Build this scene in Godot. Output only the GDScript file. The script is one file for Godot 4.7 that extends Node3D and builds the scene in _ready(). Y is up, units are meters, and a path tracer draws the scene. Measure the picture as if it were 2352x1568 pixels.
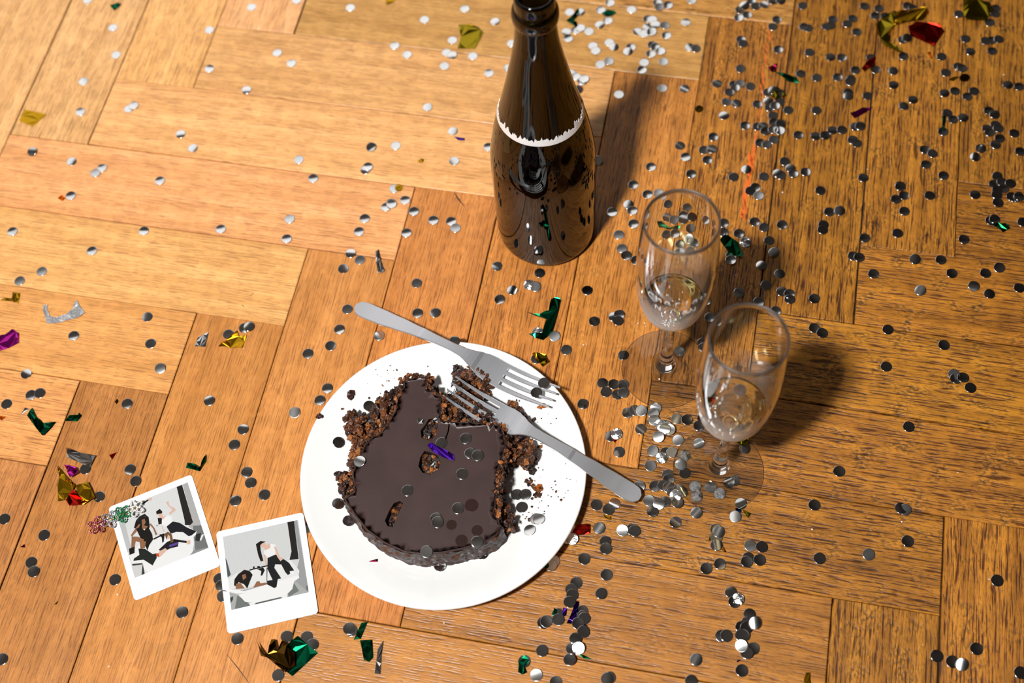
extends Node3D
# A party's leftovers on an oak parquet floor: bottle, two flutes, a half-eaten cake, forks, instant photos, foil confetti.
# Metres, y up; the floor's top is y = 0. Helpers first, then one function per kind of thing, _ready() at the end calls them in order.

var M := {}                      # materials by name
var taken := {}                  # names given so far
var rng := RandomNumberGenerator.new()


# ---------- small mesh builder: triangles are given counter-clockwise seen from outside ----------
class MB:
	var v := PackedVector3Array()
	var uv := PackedVector2Array()
	var col := PackedColorArray()
	var c := Color(1, 1, 1)
	func tri(a: Vector3, b: Vector3, d: Vector3, ua := Vector2.ZERO, ub := Vector2.ZERO, ud := Vector2.ZERO):
		v.append(a); v.append(d); v.append(b)
		uv.append(ua); uv.append(ud); uv.append(ub)
		col.append(c); col.append(c); col.append(c)
	func quad(a: Vector3, b: Vector3, d: Vector3, e: Vector3):
		tri(a, b, d); tri(a, d, e)
	func mesh(smooth := true, mat: Material = null) -> ArrayMesh:
		var st := SurfaceTool.new()
		st.begin(Mesh.PRIMITIVE_TRIANGLES)
		st.set_smooth_group(0 if smooth else -1)
		for i in v.size():
			st.set_color(col[i]); st.set_uv(uv[i]); st.add_vertex(v[i])
		st.generate_normals()
		st.index()
		var m := st.commit()
		if mat: m.surface_set_material(0, mat)
		return m


func numbered(called: String) -> String:
	if not taken.has(called):
		taken[called] = 0
		return called
	taken[called] += 1
	return "%s_%03d" % [called, taken[called]]


func part(called: String, mesh: Mesh, mat: Material, parent: Node) -> MeshInstance3D:
	var o := MeshInstance3D.new()
	o.name = called
	o.mesh = mesh
	o.material_override = mat
	parent.add_child(o, true)
	return o


func tag(o: Node, label: String, category: String, group := "") -> Node:
	o.set_meta("label", label)
	o.set_meta("category", category)
	if group: o.set_meta("group", group)
	return o


func thing(called: String, label: String, category: String, at := Vector3.ZERO, group := "") -> Node3D:
	var o := Node3D.new()
	o.name = numbered(called)
	o.position = at
	add_child(o, true)
	tag(o, label, category, group)
	return o


func single(called: String, mesh: Mesh, mat: Material, label: String, category: String, at := Vector3.ZERO, group := "") -> MeshInstance3D:
	var o := part(numbered(called), mesh, mat, self)
	o.position = at
	tag(o, label, category, group)
	return o


func structure(called: String, mesh: Mesh, mat: Material, at := Vector3.ZERO) -> MeshInstance3D:
	var o := part(called, mesh, mat, self)
	o.position = at
	o.set_meta("kind", "structure")
	return o


func box(s: Vector3) -> BoxMesh:
	var b := BoxMesh.new()
	b.size = s
	return b


func lin(r: float, g: float, b: float, a := 1.0) -> Color:
	var k := Color(r, g, b).linear_to_srgb()
	k.a = a
	return k


func mat(called: String, color: Color, rough := 0.5, metal := 0.0, more := {}) -> StandardMaterial3D:
	var m := StandardMaterial3D.new()
	m.resource_name = called
	m.albedo_color = color
	m.roughness = rough
	m.metallic = metal
	for k in more: m.set(k, more[k])
	M[called] = m
	return m


func glass(called: String, color: Color, bend := 0.05, rough := 0.0) -> StandardMaterial3D:
	color.a = 0.0
	return mat(called, color, rough, 0.0, {"transparency": BaseMaterial3D.TRANSPARENCY_ALPHA, "refraction_enabled": true, "refraction_scale": bend})


# a closed or open surface of revolution; the profile runs up the outside and down the inside
func lathe(b: MB, prof: Array, seg := 64):
	for j in seg:
		var t0 := TAU * j / seg
		var t1 := TAU * ((j + 1) % seg) / seg
		var d0 := Vector2(cos(t0), sin(t0))
		var d1 := Vector2(cos(t1), sin(t1))
		for i in prof.size() - 1:
			var p: Vector2 = prof[i]
			var q: Vector2 = prof[i + 1]
			var a := Vector3(p.x * d0.x, p.y, p.x * d0.y)
			var e := Vector3(q.x * d0.x, q.y, q.x * d0.y)
			var f := Vector3(q.x * d1.x, q.y, q.x * d1.y)
			var g := Vector3(p.x * d1.x, p.y, p.x * d1.y)
			if q.x > 1e-7: b.tri(a, e, f)
			if p.x > 1e-7: b.tri(a, f, g)


# a smooth curve through profile points (Catmull-Rom), n steps between neighbours
func smooth(pts: Array, n := 5) -> Array:
	var out := []
	for i in pts.size() - 1:
		var p0: Vector2 = pts[maxi(i - 1, 0)]
		var p1: Vector2 = pts[i]
		var p2: Vector2 = pts[i + 1]
		var p3: Vector2 = pts[mini(i + 2, pts.size() - 1)]
		for k in n:
			out.append(p1.cubic_interpolate(p2, p0, p3, float(k) / n))
	out.append(pts[-1])
	return out


func noise(s: int, freq: float, oct := 3, kind := FastNoiseLite.TYPE_SIMPLEX_SMOOTH) -> FastNoiseLite:
	var n := FastNoiseLite.new()
	n.seed = s
	n.noise_type = kind
	n.frequency = freq
	n.fractal_octaves = oct
	return n


func noise_tex(s: int, freq: float, ramp: Array, size := 512, oct := 4) -> NoiseTexture2D:
	var t := NoiseTexture2D.new()
	t.width = size
	t.height = size
	t.seamless = true
	t.noise = noise(s, freq, oct)
	if ramp.size():
		var g := Gradient.new()
		g.offsets = PackedFloat32Array(ramp[0])
		g.colors = PackedColorArray(ramp[1])
		t.color_ramp = g
	return t


# fill a polygon (in 0..1 of the picture) of an image with one colour
func fill(im: Image, pts: Array, color: Color):
	var n := im.get_width()
	var poly := PackedVector2Array()
	for i in pts.size() / 2: poly.append(Vector2(pts[2 * i], pts[2 * i + 1]) * n / 1000.0)
	var lo := poly[0]
	var hi := poly[0]
	for q in poly:
		lo = lo.min(q)
		hi = hi.max(q)
	for y in range(maxi(0, int(lo.y)), mini(n - 1, int(hi.y) + 1) + 1):
		for x in range(maxi(0, int(lo.x)), mini(n - 1, int(hi.x) + 1) + 1):
			if Geometry2D.is_point_in_polygon(Vector2(x + 0.5, y + 0.5), poly): im.set_pixel(x, y, color)


# ---------- materials ----------
# One oak board, 1280 x 256: growth lines along x broken into dark pores, tone bands, ray flecks, ground-in dirt.
func oak(s: int, lines: int, pores: float, dirt: float, contrast: float) -> ImageTexture:
	var w := 1280
	var h := 256
	var maps := []
	for q in [[s, 0.022, 3, 20, 1], [s + 1, 0.16, 2, 14, 1], [s + 2, 0.20, 2, 16, 1], [s + 3, 0.010, 4, 1, 1], [s + 4, 0.016, 2, 1, 1], [s + 5, 0.11, 3, 2, 1], [s + 6, 0.045, 2, 10, 1], [s + 7, 0.42, 1, 9, 1]]:
		var im: Image = noise(q[0], q[1], q[2]).get_image(w / q[3], h / q[4])
		im.resize(w, h, Image.INTERPOLATE_CUBIC if q[3] > 1 else Image.INTERPOLATE_NEAREST)
		im.convert(Image.FORMAT_L8)
		maps.append(im.get_data())
	var B: PackedByteArray = maps[0]
	var F: PackedByteArray = maps[1]
	var P: PackedByteArray = maps[2]
	var L: PackedByteArray = maps[3]
	var R: PackedByteArray = maps[4]
	var G: PackedByteArray = maps[5]
	var W: PackedByteArray = maps[6]
	var D: PackedByteArray = maps[7]
	var out := PackedByteArray()
	out.resize(w * h * 3)
	var k := 0
	var per := float(lines) / h
	for y in h:
		for x in w:
			var i := y * w + x
			var b := B[i] / 255.0
			var l := L[i] / 255.0
			var phase := y * per + 0.9 * (W[i] / 255.0) + 2.2 * b
			var f := absf(phase - floorf(phase) - 0.5)
			var fleck := clampf((R[i] / 255.0 - 0.60) * 9.0, 0.0, 1.0)
			var row := clampf((0.27 - f) * 7.0, 0.0, 1.0) * clampf((P[i] / 255.0 - 0.36) * 4.0, 0.0, 1.0)
			var fine := clampf((D[i] / 255.0 - 0.60) * 5.0, 0.0, 1.0) * 0.45
			var po := minf(0.9, maxf(row, fine) * pores * (1.0 - 0.45 * fleck))
			var tone := 1.0 + contrast * (0.30 * (b - 0.5) + 0.16 * (F[i] / 255.0 - 0.5) + 0.24 * (l - 0.5)) + 0.015 * fleck
			var di := clampf((l - 0.50) * 3.2, 0.0, 1.0) * clampf((G[i] / 255.0 - 0.38) * 3.0, 0.0, 1.0) * dirt
			var r := tone * (1.0 - 0.58 * po) * (1.0 - 0.52 * di)
			var g := tone * (1.0 - 0.66 * po) * (1.0 - 0.47 * di) * (0.98 + 0.04 * b)
			var e := tone * (1.0 - 0.68 * po) * (1.0 - 0.28 * di) * (0.94 + 0.12 * b)
			out[k] = int(clampf(r * 225.0, 0, 255)); out[k + 1] = int(clampf(g * 225.0, 0, 255)); out[k + 2] = int(clampf(e * 225.0, 0, 255))
			k += 3
	return ImageTexture.create_from_image(Image.create_from_data(w, h, false, Image.FORMAT_RGB8, out))


var boards := []                 # oak textures: 0-1 smooth and pale, 2-3 open-grained, 4-6 dark-grained and dirty


func materials():
	boards = [oak(11, 44, 0.36, 0.12, 0.42), oak(41, 40, 0.42, 0.16, 0.48), oak(71, 28, 0.55, 0.3, 0.7), oak(101, 25, 0.62, 0.35, 0.75), oak(131, 24, 0.85, 0.7, 1.0), oak(161, 21, 0.9, 0.6, 1.0), oak(191, 26, 0.75, 0.9, 0.95)]
	mat("joint filler", lin(0.018, 0.012, 0.008), 0.9)
	mat("wall paint", lin(0.40, 0.385, 0.36), 0.8)
	mat("dark paint", lin(0.05, 0.043, 0.038), 0.85)
	mat("porcelain", lin(0.75, 0.75, 0.735), 0.22, 0.0, {"clearcoat_enabled": true, "clearcoat": 0.5, "clearcoat_roughness": 0.08})
	mat("card", lin(0.74, 0.745, 0.75), 0.42)
	mat("silver foil", lin(0.80, 0.80, 0.79), 0.13, 1.0)
	mat("bright silver foil", lin(0.80, 0.80, 0.79), 0.22, 1.0)
	mat("crumpled silver foil", lin(0.86, 0.86, 0.85), 0.2, 1.0, {"heightmap_enabled": false, "normal_enabled": true, "normal_texture": bumps(5, 0.05), "normal_scale": 0.7, "uv1_triplanar": true, "uv1_scale": Vector3.ONE * 40.0})
	mat("swirl foil", Color.WHITE, 0.3, 0.75, {"albedo_texture": noise_tex(55, 0.016, [[0.0, 0.44, 0.47, 0.53, 0.56, 1.0], [lin(0.5, 0.5, 0.5), lin(0.45, 0.45, 0.46), Color.WHITE, Color.WHITE, lin(0.4, 0.4, 0.42), lin(0.62, 0.62, 0.62)]], 256, 2), "uv1_triplanar": true, "uv1_scale": Vector3.ONE * 45.0})
	foil("green foil", lin(0.003, 0.115, 0.05))
	foil("dark green foil", lin(0.004, 0.06, 0.022))
	foil("gold foil", lin(0.62, 0.33, 0.012))
	foil("olive foil", lin(0.33, 0.24, 0.012))
	foil("red foil", lin(0.42, 0.012, 0.006))
	foil("orange foil", lin(0.9, 0.14, 0.005))
	foil("magenta foil", lin(0.55, 0.02, 0.36))
	foil("violet foil", lin(0.05, 0.01, 0.22))
	foil("purple foil", lin(0.16, 0.03, 0.62))
	foil("burgundy foil", lin(0.16, 0.005, 0.03))
	foil("blue foil", lin(0.008, 0.06, 0.35))
	foil("lime foil", lin(0.42, 0.40, 0.005))
	foil("grey foil", lin(0.34, 0.33, 0.32))
	foil("brown foil", lin(0.11, 0.055, 0.008))
	mat("steel", lin(0.74, 0.75, 0.79), 0.40, 1.0, {"normal_enabled": true, "normal_texture": bumps(9, 0.06), "normal_scale": 0.012, "uv1_triplanar": true, "uv1_scale": Vector3.ONE * 50.0})
	glass("clear glass", Color(0.985, 0.99, 0.99), 0.05)
	glass("rim glass", Color(0.97, 0.98, 0.985), 0.05, 0.35)
	glass("sparkling wine", lin(0.95, 0.86, 0.50), 0.034)
	glass("bottle glass", lin(0.013, 0.0125, 0.003), 0.052)
	var haze := GradientTexture2D.new()
	var hg := Gradient.new()
	hg.offsets = PackedFloat32Array([0.0, 0.25, 0.6, 1.0])
	hg.colors = PackedColorArray([Color(1, 1, 1, 0.16), Color(1, 1, 1, 0.55), Color(1, 1, 1, 0.24), Color(1, 1, 1, 0.0)])
	haze.gradient = hg
	haze.width = 8
	haze.height = 256
	haze.fill_from = Vector2(0, 0)
	haze.fill_to = Vector2(0, 1)
	mat("white_film", lin(0.9, 0.9, 0.9), 0.9, 0.0, {"albedo_texture": haze, "transparency": BaseMaterial3D.TRANSPARENCY_ALPHA, "texture_repeat": false})
	mat("etched white", lin(0.85, 0.86, 0.88), 0.7)
	mat("foil paper", lin(0.80, 0.80, 0.81), 0.35, 0.25)
	var choc := noise_tex(31, 0.006, [[0.0, 0.5, 1.0], [lin(0.034, 0.017, 0.015), lin(0.040, 0.0205, 0.018), lin(0.046, 0.024, 0.021)]])
	mat("frosting", Color.WHITE, 0.40, 0.0, {"albedo_texture": choc, "uv1_triplanar": true, "uv1_scale": Vector3.ONE * 9.0, "metallic_specular": 0.5})
	mat("frosting side", Color.WHITE, 0.34, 0.0, {"albedo_texture": choc, "uv1_triplanar": true, "uv1_scale": Vector3(9, 40, 9), "normal_enabled": true, "normal_texture": bumps(35, 0.05), "normal_scale": 0.6})
	mat("frosting stain", lin(0.022, 0.009, 0.007), 0.28)
	mat("frosting groove", lin(0.008, 0.004, 0.003), 0.5)
	var crumb := noise_tex(37, 0.035, [[0.0, 0.36, 0.5, 0.62, 1.0], [lin(0.012, 0.004, 0.002), lin(0.035, 0.011, 0.004), lin(0.085, 0.026, 0.008), lin(0.17, 0.055, 0.014), lin(0.30, 0.10, 0.022)]])
	mat("crumb", Color.WHITE, 0.55, 0.0, {"albedo_texture": crumb, "uv1_triplanar": true, "uv1_scale": Vector3.ONE * 30.0, "normal_enabled": true, "normal_texture": bumps(39, 0.06), "normal_scale": 1.0})
	mat("crumb lumps", Color.WHITE, 0.5, 0.0, {"vertex_color_use_as_albedo": true, "albedo_texture": noise_tex(38, 0.05, [[0.0, 0.5, 1.0], [lin(0.35, 0.33, 0.3), lin(0.75, 0.72, 0.7), Color.WHITE]]), "uv1_triplanar": true, "uv1_scale": Vector3.ONE * 40.0, "normal_enabled": true, "normal_texture": bumps(40, 0.07), "normal_scale": 0.9})
	mat("caramel", lin(0.36, 0.085, 0.006), 0.12, 0.0, {"clearcoat_enabled": true, "clearcoat": 1.0, "clearcoat_roughness": 0.1})
	mat("chocolate", lin(0.045, 0.016, 0.011), 0.25)
	mat("crayon", lin(0.75, 0.13, 0.01), 0.7)
	mat("dust", lin(0.75, 0.70, 0.62), 0.8)
	mat("fibre", lin(0.02, 0.016, 0.012), 0.8)
	mat("gilt wire", lin(0.75, 0.48, 0.16), 0.25, 1.0)
	mat("silver bead", lin(0.80, 0.82, 0.9), 0.12, 1.0)
	mat("rose bead", lin(0.72, 0.22, 0.28), 0.14, 1.0)
	mat("green bead", lin(0.05, 0.42, 0.18), 0.14, 1.0)
	mat("pearl bead", lin(0.86, 0.84, 0.82), 0.2, 0.6)


func foil(called: String, c: Color):
	mat(called, c, 0.22, 1.0, {"normal_enabled": true, "normal_texture": bumps(7, 0.012), "normal_scale": 0.07, "uv1_triplanar": true, "uv1_scale": Vector3.ONE * 25.0})


var bump_maps := {}
func bumps(s: int, freq: float) -> NoiseTexture2D:
	var key := "%d %f" % [s, freq]
	if not bump_maps.has(key):
		var t := noise_tex(s, freq, [], 256, 3)
		t.as_normal_map = true
		t.bump_strength = 3.0
		bump_maps[key] = t
	return bump_maps[key]


# ---------- the setting ----------
const PITCH := 0.0815            # width of a parquet board, and the step of the herringbone
const GRAIN := 0.294193         # turn of the parquet
func grid(i: float, j: float) -> Vector3:
	var u := -0.0255 + PITCH * i
	var w := -0.8840 + 0.08130 * j
	return Vector3(u * cos(GRAIN) - w * sin(GRAIN), 0, u * sin(GRAIN) + w * cos(GRAIN))


# one parquet board between grid corners, its grain along the longer side; the top edges are eased
func board(floor_node: Node, i0: float, j0: float, i1: float, j1: float):
	var along_u := (i1 - i0) > (j1 - j0)
	var mid := grid((i0 + i1) / 2, (j0 + j1) / 2)
	if mid.x < -1.15 or mid.x > 1.15 or mid.z < -1.75 or mid.z > 0.25: return
	var L := maxf(i1 - i0, j1 - j0) * PITCH
	var W := PITCH
	var gaps := []
	for k in 4: gaps.append(0.00030 + 0.00085 * pow(rng.randf(), 2.2))
	var x0: float = -L / 2 + gaps[0]
	var x1: float = L / 2 - gaps[1]
	var z0: float = -W / 2 + gaps[2]
	var z1: float = W / 2 - gaps[3]
	var e := 0.0006
	var top := rng.randf_range(-0.00022, 0.0)
	var b := MB.new()
	var out := [Vector2(x0, z0), Vector2(x0, z1), Vector2(x1, z1), Vector2(x1, z0)]
	var inn := [Vector2(x0 + e, z0 + e), Vector2(x0 + e, z1 - e), Vector2(x1 - e, z1 - e), Vector2(x1 - e, z0 + e)]
	var off := Vector2(rng.randf_range(0.0, 0.19) if L < 0.35 else 0.0, rng.randf_range(0.0, 0.06))
	var flip := rng.randi() % 4
	var uvof := func(p: Vector2) -> Vector2:
		var q := Vector2((p.x + L / 2) / 0.4075, (p.y + W / 2) / W) * Vector2(1.0, 0.93) + off
		return Vector2(1.0 - q.x if flip & 1 else q.x, 1.0 - q.y if flip & 2 else q.y)
	var up := func(p: Vector2, y: float) -> Vector3: return Vector3(p.x, y, p.y)
	b.tri(up.call(inn[0], top), up.call(inn[1], top), up.call(inn[2], top), uvof.call(inn[0]), uvof.call(inn[1]), uvof.call(inn[2]))
	b.tri(up.call(inn[0], top), up.call(inn[2], top), up.call(inn[3], top), uvof.call(inn[0]), uvof.call(inn[2]), uvof.call(inn[3]))
	for k in 4:
		var n := (k + 1) % 4
		var ring := [[inn[k], inn[n], top, out[k], out[n], top - 0.0005], [out[k], out[n], top - 0.0005, out[k], out[n], -0.012]]
		for r in ring:
			b.tri(up.call(r[0], r[2]), up.call(r[3], r[5]), up.call(r[4], r[5]), uvof.call(r[0]), uvof.call(r[3]), uvof.call(r[4]))
			b.tri(up.call(r[0], r[2]), up.call(r[4], r[5]), up.call(r[1], r[2]), uvof.call(r[0]), uvof.call(r[4]), uvof.call(r[1]))
	# the floor is blond and closed-grained to the left, worn, open-grained and dirty to the right; tints also carry the fall-off of light
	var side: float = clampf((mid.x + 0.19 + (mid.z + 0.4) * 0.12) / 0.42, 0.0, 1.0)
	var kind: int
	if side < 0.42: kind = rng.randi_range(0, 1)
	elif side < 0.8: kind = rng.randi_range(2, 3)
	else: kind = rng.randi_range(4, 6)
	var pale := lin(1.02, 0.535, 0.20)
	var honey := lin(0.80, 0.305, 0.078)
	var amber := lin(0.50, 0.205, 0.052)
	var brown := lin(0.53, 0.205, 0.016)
	var away: float = clampf((-mid.z - 0.25 - mid.x * 0.2) / 0.60, 0.0, 1.0) + rng.randf_range(-0.08, 0.08)  # brighter light towards the far left, painted into the board tint
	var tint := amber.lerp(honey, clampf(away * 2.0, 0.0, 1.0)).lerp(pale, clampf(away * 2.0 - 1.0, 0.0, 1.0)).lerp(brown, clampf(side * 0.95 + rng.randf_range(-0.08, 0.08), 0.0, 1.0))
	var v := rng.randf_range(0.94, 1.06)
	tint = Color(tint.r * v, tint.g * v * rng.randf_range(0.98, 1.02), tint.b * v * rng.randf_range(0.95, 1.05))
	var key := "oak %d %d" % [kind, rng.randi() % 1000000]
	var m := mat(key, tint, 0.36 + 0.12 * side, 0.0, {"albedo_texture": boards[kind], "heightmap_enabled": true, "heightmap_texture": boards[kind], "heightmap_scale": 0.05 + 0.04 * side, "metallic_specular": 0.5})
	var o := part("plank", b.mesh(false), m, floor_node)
	o.position = mid
	o.rotation.y = -GRAIN if along_u else -GRAIN - PI / 2


func build_room():
	var f := structure("floor", box(Vector3(4.8, 0.05, 4.4)), M["joint filler"], Vector3(0, -0.0287, -0.1))
	rng.seed = 20
	# chains of boards climb up to the right; lengths of five and of four board widths
	var k := -16
	while k <= 18:
		k += 1
		# boards along u: the left chain (five wide), the right chain (four wide), and the next ones out
		board(f, -k - 5, k, -k, k + 1)
		board(f, 5 - k, k, 9 - k, k + 1)
		board(f, -15 - k, k, -10 - k, k + 1)
		board(f, 14 - k, k, 19 - k, k + 1)
		# boards across, between the chains
		board(f, k, -k, k + 1, 5 - k)
		board(f, k, 9 - k, k + 1, 14 - k)
		board(f, k, -10 - k, k + 1, -5 - k)
		board(f, k, -20 - k, k + 1, -15 - k)
	for c in f.get_children():
		c.position -= f.position
	var mark := MB.new()
	var trail := [[0.2851, -0.8249, 0.00081, 0.00718], [0.2835, -0.8180, 0.00044, 0.00496], [0.2852, -0.8170, 0.00062, 0.00611], [0.2807, -0.8085, 0.00061, 0.00483], [0.2787, -0.8035, 0.00053, 0.00547], [0.2760, -0.7966, 0.00071, 0.00739], [0.2752, -0.7893, 0.00108, 0.00465], [0.2749, -0.7877, 0.00069, 0.00390], [0.2709, -0.7819, 0.00063, 0.00504], [0.2685, -0.7734, 0.00062, 0.00503], [0.2696, -0.7723, 0.00047, 0.00517], [0.2682, -0.7647, 0.00095, 0.00618], [0.2647, -0.7592, 0.00086, 0.00440], [0.2648, -0.7531, 0.00098, 0.00513], [0.2620, -0.7479, 0.00024, 0.00270], [0.2610, -0.7414, 0.00048, 0.00322], [0.2591, -0.7346, 0.00039, 0.00544], [0.2580, -0.7305, 0.00045, 0.00361], [0.2559, -0.7267, 0.00049, 0.00522], [0.2541, -0.7182, 0.00024, 0.00408], [0.2525, -0.7130, 0.00038, 0.00304], [0.2515, -0.7126, 0.00073, 0.00304], [0.2515, -0.7080, 0.00078, 0.00415], [0.2489, -0.7030, 0.00046, 0.00308], [0.2485, -0.7013, 0.00107, 0.00363], [0.2474, -0.6969, 0.00067, 0.00312], [0.2457, -0.6914, 0.00053, 0.00621], [0.2428, -0.6869, 0.00098, 0.00348], [0.2438, -0.6856, 0.00105, 0.01016], [0.2411, -0.6799, 0.00113, 0.00568], [0.2385, -0.6765, 0.00213, 0.01011], [0.2401, -0.6754, 0.00216, 0.00620], [0.2395, -0.6718, 0.00095, 0.00986], [0.2361, -0.6659, 0.00234, 0.00926], [0.2359, -0.6630, 0.00214, 0.00432], [0.2342, -0.6601, 0.00146, 0.00479], [0.2337, -0.6533, 0.00083, 0.00691], [0.2323, -0.6527, 0.00082, 0.00426], [0.2309, -0.6491, 0.00156, 0.00784], [0.2289, -0.6447, 0.00112, 0.00902], [0.2283, -0.6423, 0.00141, 0.00376], [0.2268, -0.6389, 0.00170, 0.00899], [0.2252, -0.6330, 0.00087, 0.00708], [0.2244, -0.6314, 0.00116, 0.00970], [0.2249, -0.6290, 0.00124, 0.00502], [0.2244, -0.6243, 0.00087, 0.00692], [0.2234, -0.6246, 0.00090, 0.00606], [0.2207, -0.6186, 0.00198, 0.00843], [0.2201, -0.6175, 0.00213, 0.00429]]
	for t in trail:
		for i in 4:
			var a := i * TAU / 4
			var n := (i + 1) * TAU / 4
			mark.tri(Vector3(t[0], 0.00012, t[1]), Vector3(t[0] + t[2] * cos(n) , 0.00012, t[1] + t[3] * sin(n)), Vector3(t[0] + t[2] * cos(a), 0.00012, t[1] + t[3] * sin(a)))
	var cm := part("crayon_mark", mark.mesh(false), M["crayon"], f)
	cm.position = -f.position
	for q in [[-0.03716, -0.67934, 0.00017, -0.03416, -0.67158, 0.00077, -0.03136, -0.66631, 0.00042, -0.02858, -0.66107, 0.00014], [-0.24816, -0.27285, 0.00010, -0.24000, -0.26173, 0.00032, -0.23094, -0.24861, 0.00014], [-0.23527, -0.58507, 0.00028, -0.23294, -0.58206, 0.00010], [-0.22818, -0.59359, 0.00014, -0.22542, -0.59548, 0.00021, -0.22385, -0.59572, 0.00007], [0.08310, -0.39193, 0.00010, 0.08600, -0.38963, 0.00014, 0.08812, -0.38705, 0.00010], [0.19575, -0.37079, 0.00009, 0.19677, -0.36341, 0.00010, 0.19840, -0.36093, 0.00007], [0.31861, -0.41622, 0.00010, 0.31842, -0.40824, 0.00014], [0.34194, -0.23093, 0.00007, 0.32086, -0.21498, 0.00010], [-0.38556, -0.32813, 0.00010, -0.38399, -0.33079, 0.00017]]:          # dark scratches in the boards
		var sc := MB.new()
		for i in q.size() / 3 - 1:
			var a := Vector3(q[3 * i], 0.00010, q[3 * i + 1])
			var d := Vector3(q[3 * i + 3], 0.00010, q[3 * i + 4])
			var n := (d - a).cross(Vector3.UP).normalized()
			sc.quad(a - n * q[3 * i + 2], a + n * q[3 * i + 2], d + n * q[3 * i + 5], d - n * q[3 * i + 5])
		part("scratch", sc.mesh(false), M["fibre"], f).position = -f.position
	var wt := 0.1
	structure("wall_left", box(Vector3(wt, 2.5, 4.4)), M["wall paint"], Vector3(-2.4 - wt / 2, 1.25, -0.1))
	structure("wall_right", box(Vector3(wt, 2.5, 4.4)), M["dark paint"], Vector3(2.4 + wt / 2, 1.25, -0.1))
	structure("wall_front", box(Vector3(5.0, 2.5, wt)), M["dark paint"], Vector3(0, 1.25, 2.1 + wt / 2))
	# the far wall is built round a wide window on its left
	var wl := WIN.position.x
	var wr := WIN.end.x
	var wb := WIN.position.y
	var wtop := WIN.end.y
	var w := structure("wall_back", box(Vector3(2.4 - wr, 2.5, wt)), M["dark paint"], Vector3((2.4 + wr) / 2, 1.25, -2.3 - wt / 2))
	for q in [[Vector3(wr + 2.4, wb, wt), Vector3((wr - 2.4) / 2, wb / 2, -2.3 - wt / 2)], [Vector3(wr + 2.4, 2.5 - wtop, wt), Vector3((wr - 2.4) / 2, (2.5 + wtop) / 2, -2.3 - wt / 2)], [Vector3(wl + 2.4, wtop - wb, wt), Vector3((wl - 2.4) / 2, (wtop + wb) / 2, -2.3 - wt / 2)]]:
		if q[0].x > 0.001 and q[0].y > 0.001:
			var piece := part("wall_panel", box(q[0]), M["dark paint"], w)
			piece.position = q[1] - w.position
	structure("ceiling", box(Vector3(5.0, 0.1, 4.6)), M["dark paint"], Vector3(0, 2.55, -0.1))
	var win := structure("window_1", box(Vector3(wr - wl, wtop - wb, 0.02)), mat("bright curtain", lin(0.8, 0.8, 0.8), 0.9, 0.0, {"emission_enabled": true, "emission": lin(0.9, 0.93, 1.0), "emission_energy_multiplier": WIN_GLOW}), Vector3((wl + wr) / 2, (wb + wtop) / 2, -2.33))
	for x in [wl, wr]:
		var fr := part("window_frame", box(Vector3(0.05, wtop - wb, 0.06)), M["wall paint"], win)
		fr.position = Vector3(x, (wb + wtop) / 2, -2.28) - win.position


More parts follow.
